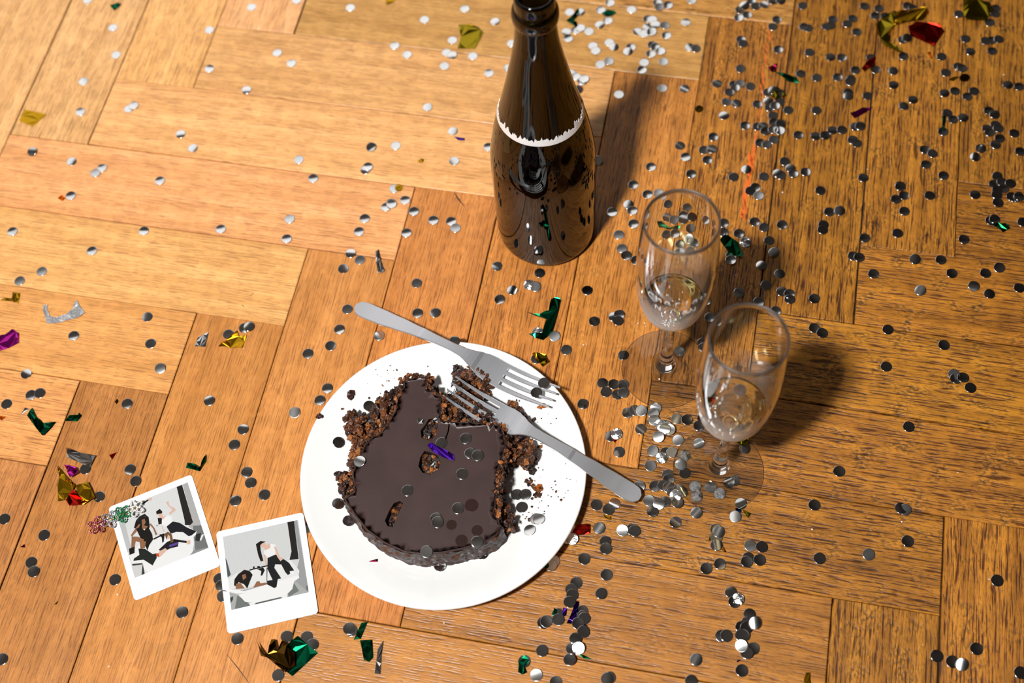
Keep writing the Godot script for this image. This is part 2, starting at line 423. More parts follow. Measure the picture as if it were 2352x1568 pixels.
# ---------- bottle and glasses ----------
func build_bottle():
	var t := thing("champagne_bottle", "tall open dark green champagne bottle with a torn white foil ring on its shoulder", "bottle", Vector3(0.0436, 0, -0.6286))
	var outer := smooth([Vector2(0.0, 0.020), Vector2(0.012, 0.018), Vector2(0.028, 0.006), Vector2(0.0345, 0.0006), Vector2(0.0375, 0.0002), Vector2(0.0425, 0.004), Vector2(0.0440, 0.014), Vector2(0.0443, 0.05), Vector2(0.0443, 0.09), Vector2(0.0440, 0.112), Vector2(0.0427, 0.126), Vector2(0.0397, 0.145), Vector2(0.0362, 0.162), Vector2(0.0313, 0.182), Vector2(0.0271, 0.200), Vector2(0.0218, 0.225), Vector2(0.0173, 0.249), Vector2(0.0154, 0.268), Vector2(0.0152, 0.2735)], 5)
	var lip := smooth([Vector2(0.0152, 0.2735), Vector2(0.0166, 0.2745), Vector2(0.0174, 0.279), Vector2(0.0172, 0.2835), Vector2(0.0160, 0.2868), Vector2(0.0150, 0.2885), Vector2(0.0149, 0.294), Vector2(0.0146, 0.2975), Vector2(0.0135, 0.2992), Vector2(0.0118, 0.2985), Vector2(0.0108, 0.296)], 4)
	var inner := smooth([Vector2(0.0108, 0.296), Vector2(0.0105, 0.275), Vector2(0.0112, 0.262), Vector2(0.0140, 0.245), Vector2(0.0186, 0.222), Vector2(0.0238, 0.198), Vector2(0.0280, 0.178), Vector2(0.0330, 0.158), Vector2(0.0370, 0.138), Vector2(0.0395, 0.120), Vector2(0.0406, 0.10), Vector2(0.0406, 0.03), Vector2(0.0395, 0.014), Vector2(0.034, 0.010), Vector2(0.012, 0.023), Vector2(0.0, 0.025)], 4)
	var b := MB.new()
	lathe(b, outer + lip.slice(1) + inner.slice(1), 96)
	part("glass_body", b.mesh(), M["bottle glass"], t)
	# what is left of the foil: a paper ring with a torn upper edge, pressed onto the shoulder
	var r := MB.new()
	var n := 240
	var n1 := noise(3, 0.35, 3)
	var rad := func(y: float) -> float:
		for i in outer.size() - 1:
			if outer[i].y <= y and outer[i + 1].y > y and outer[i].x > 0.02:
				return lerpf(outer[i].x, outer[i + 1].x, (y - outer[i].y) / (outer[i + 1].y - outer[i].y))
		return 0.03
	var tear := func(a: float) -> float:
		var s := fposmod(a / TAU, 1.0)
		var fade := absf(fposmod(s + 0.25, 1.0) - 0.5) * 2.0
		return 0.0014 + 0.0085 * absf(n1.get_noise_2d(cos(a) * 14.0, sin(a) * 14.0)) + 0.0040 * absf(n1.get_noise_2d(cos(a) * 60.0, sin(a) * 60.0)) + 0.0015 * (1.0 - fade)
	for i in n:
		var a0 := TAU * i / n
		var a1 := TAU * (i + 1) / n
		var rows := []
		for a in [a0, a1]:
			var y0 := 0.1692
			var y1: float = y0 + tear.call(a)
			var col := []
			for q in [[y0, 0.0], [y0, 0.0004], [(y0 + y1) / 2, 0.0004], [y1, 0.0003], [y1, 0.0]]:
				var rr: float = rad.call(q[0]) + q[1]
				col.append(Vector3(rr * cos(a), q[0], rr * sin(a)))
			rows.append(col)
		for j in 4: r.quad(rows[0][j], rows[0][j + 1], rows[1][j + 1], rows[1][j])
	part("foil_ring", r.mesh(false), M["foil paper"], t).set_meta("label", "torn white foil ring")


var flute_inner := []
func flute_outer() -> Array:
	return smooth([Vector2(0.0084, 0.0105), Vector2(0.0081, 0.0150), Vector2(0.0064, 0.0195), Vector2(0.0060, 0.0240), Vector2(0.0052, 0.032), Vector2(0.0043, 0.045), Vector2(0.0035, 0.062), Vector2(0.0034, 0.078), Vector2(0.0046, 0.0865), Vector2(0.0088, 0.0915), Vector2(0.0135, 0.0955), Vector2(0.0180, 0.1012), Vector2(0.0222, 0.1100), Vector2(0.0252, 0.1210), Vector2(0.0276, 0.1360), Vector2(0.0291, 0.1530), Vector2(0.0297, 0.1700), Vector2(0.0293, 0.1880), Vector2(0.0282, 0.2080), Vector2(0.0270, 0.2250), Vector2(0.0267, 0.2286)], 4)


func make_flute(called: String, label: String, at: Vector3, level: float, turn: float, group: String) -> Node3D:
	var t := thing(called, label, "glass", at, group)
	t.rotation.y = turn
	var foot := smooth([Vector2(0.0, 0.0010), Vector2(0.030, 0.0003), Vector2(0.0358, 0.0), Vector2(0.0366, 0.0007), Vector2(0.0364, 0.0017), Vector2(0.0355, 0.0022), Vector2(0.0250, 0.0034), Vector2(0.0150, 0.0052), Vector2(0.0104, 0.0078), Vector2(0.0084, 0.0105)], 4)
	var stem := flute_outer()
	var rim := [Vector2(0.02665, 0.2294), Vector2(0.0262, 0.2299), Vector2(0.0257, 0.2294), Vector2(0.0255, 0.2284)]
	flute_inner = smooth([Vector2(0.0255, 0.2284), Vector2(0.0270, 0.2080), Vector2(0.0281, 0.1880), Vector2(0.0285, 0.1700), Vector2(0.0279, 0.1530), Vector2(0.0264, 0.1362), Vector2(0.0240, 0.1220), Vector2(0.0208, 0.1115), Vector2(0.0162, 0.1038), Vector2(0.0105, 0.0990), Vector2(0.0045, 0.0970), Vector2(0.0, 0.0966)], 4)
	var b := MB.new()
	lathe(b, foot + stem.slice(1) + rim + flute_inner, 96)
	part("glass_body", b.mesh(), M["clear glass"], t)
	# the last of the wine in the bottom of the bowl; it presses a hair's breadth into the glass
	var w := MB.new()
	var prof := []
	var top_r := 0.0
	for i in range(flute_inner.size() - 1, -1, -1):
		var q: Vector2 = flute_inner[i]
		if q.y < level:
			prof.append(Vector2(q.x + (0.00015 if q.x > 0.0 else 0.0), q.y - 0.0001))
			top_r = q.x
	prof.append(Vector2(top_r + 0.0009, level + 0.0004))
	prof.append(Vector2(top_r - 0.0008, level))
	prof.append(Vector2(top_r * 0.5, level - 0.0001))
	prof.append(Vector2(0.0, level - 0.0001))
	lathe(w, prof, 72)
	var rb := MB.new()
	var rp := []
	for k in 13: rp.append(Vector2(0.02620 + 0.00062 * cos(TAU * k / 12 - PI / 2), 0.22925 + 0.00062 * sin(TAU * k / 12 - PI / 2)))
	lathe(rb, rp, 96)
	part("rim", rb.mesh(), M["rim glass"], t)
	# a thin see-through white layer on the lower bowl, strongest near the wine
	var film := MB.new()
	var fp := []
	for q in flute_outer(): if q.y > 0.100 and q.y < 0.165: fp.append(Vector2(q.x + 0.00012, q.y))
	for j in 72:
		for i in fp.size() - 1:
			var a0 := TAU * j / 72
			var a1 := TAU * ((j + 1) % 72) / 72
			var v0: float = (fp[i].y - 0.100) / 0.065
			var v1: float = (fp[i + 1].y - 0.100) / 0.065
			var k0 := Vector3(fp[i].x * cos(a0), fp[i].y, fp[i].x * sin(a0))
			var k1 := Vector3(fp[i + 1].x * cos(a0), fp[i + 1].y, fp[i + 1].x * sin(a0))
			var k2 := Vector3(fp[i + 1].x * cos(a1), fp[i + 1].y, fp[i + 1].x * sin(a1))
			var k3 := Vector3(fp[i].x * cos(a1), fp[i].y, fp[i].x * sin(a1))
			film.tri(k0, k1, k2, Vector2(0.5, v0), Vector2(0.5, v1), Vector2(0.5, v1))
			film.tri(k0, k2, k3, Vector2(0.5, v0), Vector2(0.5, v1), Vector2(0.5, v0))
	part("white_film", film.mesh(), M["white_film"], t)
	part("wine", w.mesh(), M["sparkling wine"], t)
	return t


func flute_radius(y: float) -> float:
	var pts := [Vector2(0.0252, 0.1210), Vector2(0.0276, 0.1360), Vector2(0.0291, 0.1530), Vector2(0.0297, 0.1700), Vector2(0.0293, 0.1880), Vector2(0.0282, 0.2080)]
	for i in pts.size() - 1:
		if pts[i + 1].y >= y: return lerpf(pts[i].x, pts[i + 1].x, (y - pts[i].y) / (pts[i + 1].y - pts[i].y))
	return 0.028


func engrave(t: Node3D, text: String, start: float, y: float, size: float, drop := 0.0):
	var font := SystemFont.new()
	font.font_names = PackedStringArray(["Droid Sans"])
	var a := start
	for ch in text:
		if ch == " ":
			a -= 0.06
			continue
		var m := TextMesh.new()
		m.text = ch
		m.font = font
		m.font_size = 32
		m.pixel_size = size / 32.0
		m.depth = 0.00012
		m.curve_step = 2.0
		var r := flute_radius(y) + 0.00008
		var o := part("letter", m, M["etched white"], t)
		o.position = Vector3(r * sin(a), y, r * cos(a))
		o.rotation = Vector3(0.10, a, 0.0)
		y -= drop
		a += size * 0.66 / r


func build_glasses():
	var far := make_flute("champagne_flute", "far champagne flute with an engraved name on its bowl, just right of the bottle", Vector3(0.1263, 0, -0.4728), 0.1195, 0.0, "champagne flutes")
	engrave(far, "Charjau", -0.85, 0.166, 0.0105, 0.0004)
	engrave(far, "N", -0.62, 0.153, 0.0085)
	engrave(far, "&N", 0.10, 0.150, 0.0085)
	make_flute("champagne_flute", "near champagne flute with a silver dot floating in its wine, among the most confetti", Vector3(0.1544, 0, -0.3764), 0.1245, 0.7, "champagne flutes")
	var d := single("confetti_dot", dot_mesh(1), M["silver foil"], "silver foil dot floating on the wine inside the near flute", "confetti", Vector3(0.1544 + 0.0075, 0.1249, -0.3764 - 0.0125), "confetti dots")
	d.rotation = Vector3(0.05, 0.4, 0.03)


# ---------- plate ----------
const PLATE := Vector3(-0.0678, 0, -0.3985)
func plate_height(r: float) -> float:    # of the plate's upper face
	return 0.0052 + 0.0135 * pow(clampf((r - 0.062) / 0.052, 0.0, 1.0), 1.6)


func build_plate():
	var up := []
	for i in range(30, -1, -1):
		var r := 0.1140 * i / 30.0
		up.append(Vector2(r, plate_height(r)))
	var edge := [Vector2(0.1152, 0.0152), Vector2(0.1160, 0.0162), Vector2(0.1164, 0.0174), Vector2(0.1162, 0.0184), Vector2(0.1154, 0.01905)]
	var under := smooth([Vector2(0.0, 0.0024), Vector2(0.050, 0.0022), Vector2(0.0575, 0.0016), Vector2(0.0590, 0.0), Vector2(0.0615, 0.0), Vector2(0.0640, 0.0016), Vector2(0.080, 0.0035), Vector2(0.100, 0.0088), Vector2(0.1152, 0.0152)], 4)
	var b := MB.new()
	lathe(b, under + edge.slice(1) + up, 160)
	single("plate", b.mesh(), M["porcelain"], "round white porcelain plate carrying the half-eaten chocolate cake", "plate", PLATE)


# ---------- cake ----------
func outline(a: Array, step: float) -> PackedVector2Array:    # flat list of millimetres, resampled at equal steps
	var p := PackedVector2Array()
	for i in a.size() / 2: p.append(Vector2(a[2 * i], a[2 * i + 1]) / 1000.0)
	var out := PackedVector2Array()
	for i in p.size():
		var q := p[i]
		var n := p[(i + 1) % p.size()]
		var k := maxi(1, int(round(q.distance_to(n) / step)))
		for j in k: out.append(q.lerp(n, float(j) / k))
	return out


func outward(p: PackedVector2Array, i: int) -> Vector2:
	var n := p.size()
	var d := (p[(i + 1) % n] - p[(i - 1 + n) % n]).normalized()
	var o := Vector2(d.y, -d.x)
	return o if not Geometry2D.is_polygon_clockwise(p) else -o


func lump(b: MB, c: Vector3, r: Vector3, s: int, rough := 0.4, tone := Color(0, 0, 0, 0)):
	# an uneven clod: a low sphere whose points are pushed in and out
	var n := noise(s, 1.1, 2)
	if tone.a > 0: b.c = tone
	var rows := 6
	var seg := 9
	var at := func(i: int, j: int) -> Vector3:
		var th := PI * i / rows
		var ph := TAU * (j % seg) / seg
		var d := Vector3(sin(th) * cos(ph), cos(th), sin(th) * sin(ph))
		var k := 1.0 + rough * 1.6 * n.get_noise_3d(d.x * 1.3 + s, d.y * 1.3, d.z * 1.3)
		return c + d * k * r
	for i in rows:
		for j in seg:
			var p00: Vector3 = at.call(i, j)
			var p10: Vector3 = at.call(i + 1, j)
			var p11: Vector3 = at.call(i + 1, j + 1)
			var p01: Vector3 = at.call(i, j + 1)
			if i < rows - 1: b.tri(p00, p11, p10)
			if i > 0: b.tri(p00, p01, p11)


const CRUMB_TONES := [[0.030, 0.009, 0.003], [0.055, 0.017, 0.005], [0.09, 0.028, 0.008], [0.14, 0.045, 0.012], [0.24, 0.085, 0.02], [0.018, 0.007, 0.004]]
func crumb_tone() -> Color:
	var t: Array = CRUMB_TONES[rng.randi() % CRUMB_TONES.size()]
	return Color(t[0], t[1], t[2]) * rng.randf_range(1.0, 2.0)


# a mass of broken cake: clods heaped over a flat area (millimetres), higher towards its middle line
func heap(area: Array, count: int, hi: float, size: float) -> ArrayMesh:
	var b := MB.new()
	var poly := outline(area, 0.001)
	var lo := poly[0]
	var up := poly[0]
	for q in poly:
		lo = lo.min(q)
		up = up.max(q)
	var made := 0
	while made < count:
		var q := Vector2(rng.randf_range(lo.x, up.x), rng.randf_range(lo.y, up.y))
		if not Geometry2D.is_point_in_polygon(q, poly): continue
		made += 1
		var r := size * rng.randf_range(0.35, 1.15)
		var ground := plate_height(q.distance_to(Vector2(PLATE.x, PLATE.z)))
		var y := ground + maxf(r * 0.55, rng.randf() * hi)
		lump(b, Vector3(q.x, y, q.y), Vector3(r, r * 0.85, r) , rng.randi() % 10000, 0.55, crumb_tone())
	return b.mesh(false)


func wall_of(b: MB, p: PackedVector2Array, y0: float, y1: float, rows: int, amp: float, s: int, lean := 0.0, closed := true):
	var n1 := noise(s, 90.0, 3)
	var pts := []
	for i in p.size():
		var o := outward(p, i)
		var col := []
		for j in rows + 1:
			var y := lerpf(y0, y1, float(j) / rows)
			var d := amp * n1.get_noise_3d(p[i].x, y * 1.6, p[i].y) + lean * (1.0 - float(j) / rows)
			col.append(Vector3(p[i].x + o.x * d, y + (amp * 0.4 * n1.get_noise_3d(p[i].x, y + 9.0, p[i].y) if j > 0 and j < rows else 0.0), p[i].y + o.y * d))
		pts.append(col)
	var cw := Geometry2D.is_polygon_clockwise(p)
	for i in (p.size() if closed else p.size() - 1):
		var n := (i + 1) % p.size()
		for j in rows:
			if cw: b.quad(pts[i][j], pts[i][j + 1], pts[n][j + 1], pts[n][j])
			else: b.quad(pts[n][j], pts[n][j + 1], pts[i][j + 1], pts[i][j])
	return pts


func cap(b: MB, p: PackedVector2Array, y: float):
	var ix := Geometry2D.triangulate_polygon(p)
	for k in range(0, ix.size(), 3):
		var a := p[ix[k]]
		var d := p[ix[k + 1]]
		var e := p[ix[k + 2]]
		if (d - a).cross(e - a) < 0: b.tri(Vector3(a.x, y, a.y), Vector3(d.x, y, d.y), Vector3(e.x, y, e.y))
		else: b.tri(Vector3(a.x, y, a.y), Vector3(e.x, y, e.y), Vector3(d.x, y, d.y))


const CAKE_TOP := 0.0335
func build_cake():
	rng.seed = 77
	var t := thing("chocolate_cake", "half-eaten round chocolate cake with smooth dark frosting, crumbling on the white plate", "cake")
	var o := outline([-93.8, -475.9, -75.3, -476.7, -73.3, -474, -74.5, -467.3, -62.5, -454.2, -64.2, -441, -64.1, -433.9, -58.8, -433.2, -39.5, -429.6, -20.3, -425.9, -17, -423.2, -14.4, -414.3, -14, -404.3, -18.9, -393.6, -22.8, -382.5, -26.3, -361.5, -29, -351.2, -25.9, -340.8, -23.2, -337.2, -29.6, -330.9, -40.9, -325.9, -58.8, -323.1, -73.7, -322.1, -88.2, -322.8, -102.5, -326.7, -116.9, -335.5, -130, -347.5, -138.3, -360.1, -145.7, -373.4, -147.2, -376.9, -143, -379.3, -138.7, -382.1, -139.9, -394.9, -137.3, -404.4, -130, -418, -124, -426, -116.7, -428.6, -111.4, -434.5, -101.3, -448.1, -99.6, -459.4, -93.5, -469.8], 0.0012)
	var front := outline([-147.9, -378.1, -145.7, -373.4, -138.3, -360.1, -130, -347.5, -116.9, -335.5, -102.5, -326.7, -88.2, -322.8, -73.7, -322.1, -58.8, -323.1, -40.9, -325.9, -29.6, -330.9, -22.9, -337.2], 0.0012)
	var y0 := plate_height(0.0) - 0.0004
	# crumbly body a little inside the frosting's edge
	var body_out := Geometry2D.offset_polygon(o, -0.0016)[0]
	var body_pts := PackedFloat32Array()
	var bo := PackedVector2Array()
	for i in body_out.size():
		var q := body_out[i]
		var n := body_out[(i + 1) % body_out.size()]
		var k := maxi(1, int(round(q.distance_to(n) / 0.0011)))
		for j in k: bo.append(q.lerp(n, float(j) / k))
	var b := MB.new()
	wall_of(b, bo, y0, CAKE_TOP - 0.002, 18, 0.0042, 5, 0.0012)
	cap(b, bo, CAKE_TOP - 0.011)
	part("cake_body", b.mesh(), M["crumb"], t)
	# frosting lid with two dug pits
	var pits := []
	for a in [[-75.6, -407.6, -69.9, -404.2, -67.9, -398.3, -69.7, -392.9, -76.3, -388.1, -83.1, -390.8, -85.9, -396.8, -83.9, -404.1, -80.1, -409.3], [-102.6, -369.1, -100, -367, -104.3, -358.4, -109.4, -348.2, -113.4, -349.4, -115.2, -354.3, -110.9, -362.9, -107.2, -367.9], [-74.5, -436.8, -68.1, -436.8, -67.5, -430.4, -69.9, -422.2, -74.2, -417.4, -81.7, -421, -82, -427.6, -78.1, -431.8], [-59, -430.1, -57.8, -430, -59, -423.9, -62.3, -415.8, -63.5, -416.4, -60.2, -424.1]]: pits.append(outline(a, 0.0008))
	var ragged := PackedVector2Array()
	var nz := noise(8, 100.0, 2)
	for i in o.size():
		var q := o[i]
		var near := 9.0
		for f in front: near = minf(near, q.distance_to(f))
		ragged.append(q + outward(o, i) * (0.0011 * nz.get_noise_2d(q.x, q.y) * (1.0 if near > 0.004 else 0.12)))
	var lid := MB.new()
	var inset := func(d: float) -> PackedVector2Array:
		var z := PackedVector2Array()
		for i in ragged.size(): z.append(ragged[i] - outward(ragged, i) * d)
		return z
	var rings := [[0.0007, CAKE_TOP - 0.0028], [0.0, CAKE_TOP - 0.0018], [0.0002, CAKE_TOP - 0.0008], [0.0009, CAKE_TOP - 0.0002], [0.0016, CAKE_TOP]]
	var cw := Geometry2D.is_polygon_clockwise(ragged)
	for k in rings.size() - 1:
		var r0: PackedVector2Array = inset.call(rings[k][0])
		var r1: PackedVector2Array = inset.call(rings[k + 1][0])
		for i in ragged.size():
			var n := (i + 1) % ragged.size()
			var a := Vector3(r0[i].x, rings[k][1], r0[i].y)
			var d := Vector3(r1[i].x, rings[k + 1][1], r1[i].y)
			var e := Vector3(r1[n].x, rings[k + 1][1], r1[n].y)
			var f := Vector3(r0[n].x, rings[k][1], r0[n].y)
			if cw: lid.quad(a, d, e, f)
			else: lid.quad(f, e, d, a)
	var top: PackedVector2Array = inset.call(0.0016)
	# the pits are holes in the lid: triangles between all rims, without those that span a hole
	var pts := top.duplicate()
	for h in pits: pts.append_array(h)
	var box1 := Rect2(top[0], Vector2.ZERO)
	for q in top: box1 = box1.expand(q)
	var step := 0.006
	for gx in int(box1.size.x / step):
		for gz in int(box1.size.y / step):
			var q := box1.position + Vector2(gx + 0.5 + 0.2 * (gz % 2), gz + 0.5) * step
			if not Geometry2D.is_point_in_polygon(q, top): continue
			var free := true
			for h in pits: if Geometry2D.is_point_in_polygon(q, h): free = false
			if free: pts.append(q)
	var ix := Geometry2D.triangulate_delaunay(pts)
	for k in range(0, ix.size(), 3):
		var a := pts[ix[k]]
		var d := pts[ix[k + 1]]
		var e := pts[ix[k + 2]]
		var c := (a + d + e) / 3.0
		var inside := Geometry2D.is_point_in_polygon(c, top)
		for h in pits: if Geometry2D.is_point_in_polygon(c, h): inside = false
		if not inside: continue
		var wave := func(q: Vector2) -> Vector3: return Vector3(q.x, CAKE_TOP, q.y)
		if (d - a).cross(e - a) < 0: lid.tri(wave.call(a), wave.call(d), wave.call(e))
		else: lid.tri(wave.call(a), wave.call(e), wave.call(d))
	part("frosting", lid.mesh(), M["frosting"], t)
	for k in pits.size():
		var h: PackedVector2Array = pits[k]
		var pit := MB.new()
		var rev := h.duplicate()
		if not Geometry2D.is_polygon_clockwise(rev): rev.reverse()
		var wide := PackedVector2Array()
		var depth: float = [0.007, 0.008, 0.006, 0.003][k]
		var inner := MB.new()
		inner.c = Color(0.02, 0.008, 0.004)
		for i in rev.size():
			var n := (i + 1) % rev.size()
			var a := Vector3(rev[i].x, CAKE_TOP, rev[i].y)
			var c := Vector3(rev[n].x, CAKE_TOP, rev[n].y)
			var mid := Vector3(rev[i].x, CAKE_TOP - depth, rev[i].y)
			var mid2 := Vector3(rev[n].x, CAKE_TOP - depth, rev[n].y)
			inner.quad(a, c, mid2, mid)
		cap(inner, rev, CAKE_TOP - depth)
		if k < 3:
			var box2 := Rect2(rev[0], Vector2.ZERO)
			for q in rev: box2 = box2.expand(q)
			for c in 26:
				var q := Vector2(rng.randf_range(box2.position.x, box2.end.x), rng.randf_range(box2.position.y, box2.end.y))
				if Geometry2D.is_point_in_polygon(q, rev): lump(inner, Vector3(q.x, CAKE_TOP - depth + 0.001, q.y), Vector3.ONE * rng.randf_range(0.0009, 0.0024), rng.randi() % 9999, 0.5, crumb_tone())
		part("dug_hole" if k < 3 else "crack", inner.mesh(false), M["crumb lumps"] if k < 3 else M["frosting groove"], t)
	# frosted front side, ridged by the knife
	var fs := MB.new()
	var rows := 14
	var nf := noise(12, 120.0, 3)
	var grid_pts := []
	var cwf := Geometry2D.is_polygon_clockwise(o)
	for i in front.size():
		var d := (front[mini(i + 1, front.size() - 1)] - front[maxi(i - 1, 0)]).normalized()
		var out := Vector2(d.y, -d.x)
		if (front[i] + out * 0.01 - Vector2(PLATE.x, PLATE.z)).length() < (front[i] - out * 0.01 - Vector2(PLATE.x, PLATE.z)).length(): out = -out
		var col := []
		for j in rows + 1:
			var s := float(j) / rows
			var y := lerpf(y0, CAKE_TOP - 0.001, s)
			var bulge := 0.0006 * sin(s * 26.0 + 3.0 * nf.get_noise_2d(front[i].x, front[i].y)) + 0.0016 * nf.get_noise_3d(front[i].x, y * 2.0, front[i].y) + 0.0022 * pow(1.0 - s, 3.0) - 0.0004
			col.append(Vector3(front[i].x + out.x * bulge, y, front[i].y + out.y * bulge))
		grid_pts.append(col)
	for i in front.size() - 1:
		for j in rows: fs.quad(grid_pts[i + 1][j], grid_pts[i + 1][j + 1], grid_pts[i][j + 1], grid_pts[i][j])
	part("frosted_side", fs.mesh(), M["frosting side"], t)
	# round damp marks where dots have been lifted off
	for q in [[-46.5248, -358.495, 5.6], [-63.4974, -344.314, 4.3], [-56.7983, -330.64, 5], [-43.9782, -337.252, 4.6]]:
		var st := MB.new()
		lathe(st, [Vector2(0.0, -0.0001), Vector2(q[2] * 0.001, -0.0001), Vector2(q[2] * 0.00094, 0.00008), Vector2(0.0, 0.00010)], 28)
		var so := part("dot_mark", st.mesh(false), M["frosting stain"], t)
		so.position = Vector3(q[0] * 0.001, CAKE_TOP, q[1] * 0.001)
	# broken crumb along the eaten sides
	for a in [[[-102.8, -473.3, -95.6, -481.8, -104.5, -463.3, -113, -442.4, -124.4, -433.9, -130.9, -426.9, -139.8, -414, -144.1, -413, -144.9, -420.8, -137.9, -430.9, -145.1, -440.5, -142.3, -454.1, -134.2, -457.1, -127, -454.1, -118.1, -461.9, -116.1, -472.2], 260, 15, 2.9], [[-154.9, -403.9, -150.5, -406.8, -143.5, -403.3, -141.5, -391.6, -148.1, -386.7, -153.2, -391.2], 60, 18, 2.6], [[-19.8, -408.9, -13.7, -423.7, -4.4, -419.4, 3.5, -418.4, 9.2, -405.2, 3.9, -389.7, -3.4, -394.4, -8, -401.6, -13.4, -394.6, -19.5, -383.9, -22.2, -367.3, -17.4, -355.5, -13.7, -347.7, -16.9, -340.1, -23.1, -340.8, -29, -351.4, -27.1, -371.6, -21.5, -391.8], 360, 16, 2.7], [[-72, -479.6, -64, -463.4, -55.1, -460.2, -47.4, -464.9, -34, -450.2, -24.1, -438.9, -18, -434.1, -49.5, -439.4, -65.2, -443, -64.9, -456.2, -69.1, -468.9], 330, 20, 2.7]]:
		part("crumb_mass", heap(a[0], a[1], a[2] * 0.001, a[3] * 0.001), M["crumb lumps"], t)
	# crumbs clinging to the frosting's broken rim
	var rim := MB.new()
	for i in o.size():
		var near := 9.0
		for f in front: near = minf(near, o[i].distance_to(f))
		if near < 0.005: continue
		for k in 3:
			var q := o[i] + outward(o, i) * rng.randf_range(-0.0016, 0.0035)
			var s := rng.randf_range(0.0005, 0.0019)
			lump(rim, Vector3(q.x, CAKE_TOP - rng.randf_range(0.0, 0.009), q.y), Vector3(s, s, s), rng.randi() % 9999, 0.5, crumb_tone() * 1.25)
	part("crumb_rim", rim.mesh(false), M["crumb lumps"], t)
	for q in [["frosting", [-75.3, -468.6, -72.7, -469, -61.5, -455.2, -63.8, -453.9], 31], ["frosting", [-117.1, -430.6, -111.9, -434.2, -110.7, -430.1, -115.9, -426.5], 30]]:
		var sh := MB.new()
		flake(sh, q[1], 0.0006, 0.0006, 3)
		var so := part("frosting_shard", sh.mesh(false), M[q[0]], t)
		so.position = Vector3(0, q[2] * 0.001, 0)


# a flat torn piece: outline in millimetres, thickness, crumple, seed; its points rise and sink a little
func flake(b: MB, area: Array, thick: float, crumple: float, s: int, curl := 0.0):
	var p := PackedVector2Array()
	for i in area.size() / 2: p.append(Vector2(area[2 * i], area[2 * i + 1]) / 1000.0)
	if Geometry2D.is_polygon_clockwise(p): p.reverse()
	var mid := Vector2.ZERO
	for q in p: mid += q / p.size()
	var r := RandomNumberGenerator.new()
	r.seed = s * 7919 + 13
	# finer outline, then a ring half way in and a middle point, so that the piece can fold
	var fine := PackedVector2Array()
	for i in p.size():
		fine.append(p[i])
		if p[i].distance_to(p[(i + 1) % p.size()]) > 0.006: fine.append(p[i].lerp(p[(i + 1) % p.size()], 0.5))
	var ix := Geometry2D.triangulate_polygon(fine)
	var lift := PackedFloat32Array()
	var axis := Vector2.from_angle(r.randf() * TAU)
	for q in fine: lift.append(crumple * r.randf() + curl * pow((q - mid).dot(axis), 2.0) * 100.0)
	var at := func(k: int, y: float) -> Vector3: return Vector3(fine[k].x, lift[k] + y, fine[k].y)
	for k in range(0, ix.size(), 3):
		var a := ix[k]
		var c := ix[k + 1]
		var d := ix[k + 2]
		if (fine[c] - fine[a]).cross(fine[d] - fine[a]) > 0:
			var z := c
			c = d
			d = z
		# each triangle is split at its middle, raised or sunk, which makes the facets of crumpled foil
		var mc := (fine[a] + fine[c] + fine[d]) / 3.0
		var ml := (lift[a] + lift[c] + lift[d]) / 3.0 + crumple * r.randf_range(-0.35, 0.6)
		var mt := Vector3(mc.x, maxf(ml, 0.0) + thick, mc.y)
		var mb := Vector3(mc.x, maxf(ml, 0.0), mc.y)
		for e in [[a, c], [c, d], [d, a]]:
			b.tri(at.call(e[0], thick), at.call(e[1], thick), mt)
			b.tri(at.call(e[1], 0.0), at.call(e[0], 0.0), mb)
	for i in fine.size():
		var n := (i + 1) % fine.size()
		b.quad(at.call(n, 0.0), at.call(n, thick), at.call(i, thick), at.call(i, 0.0))


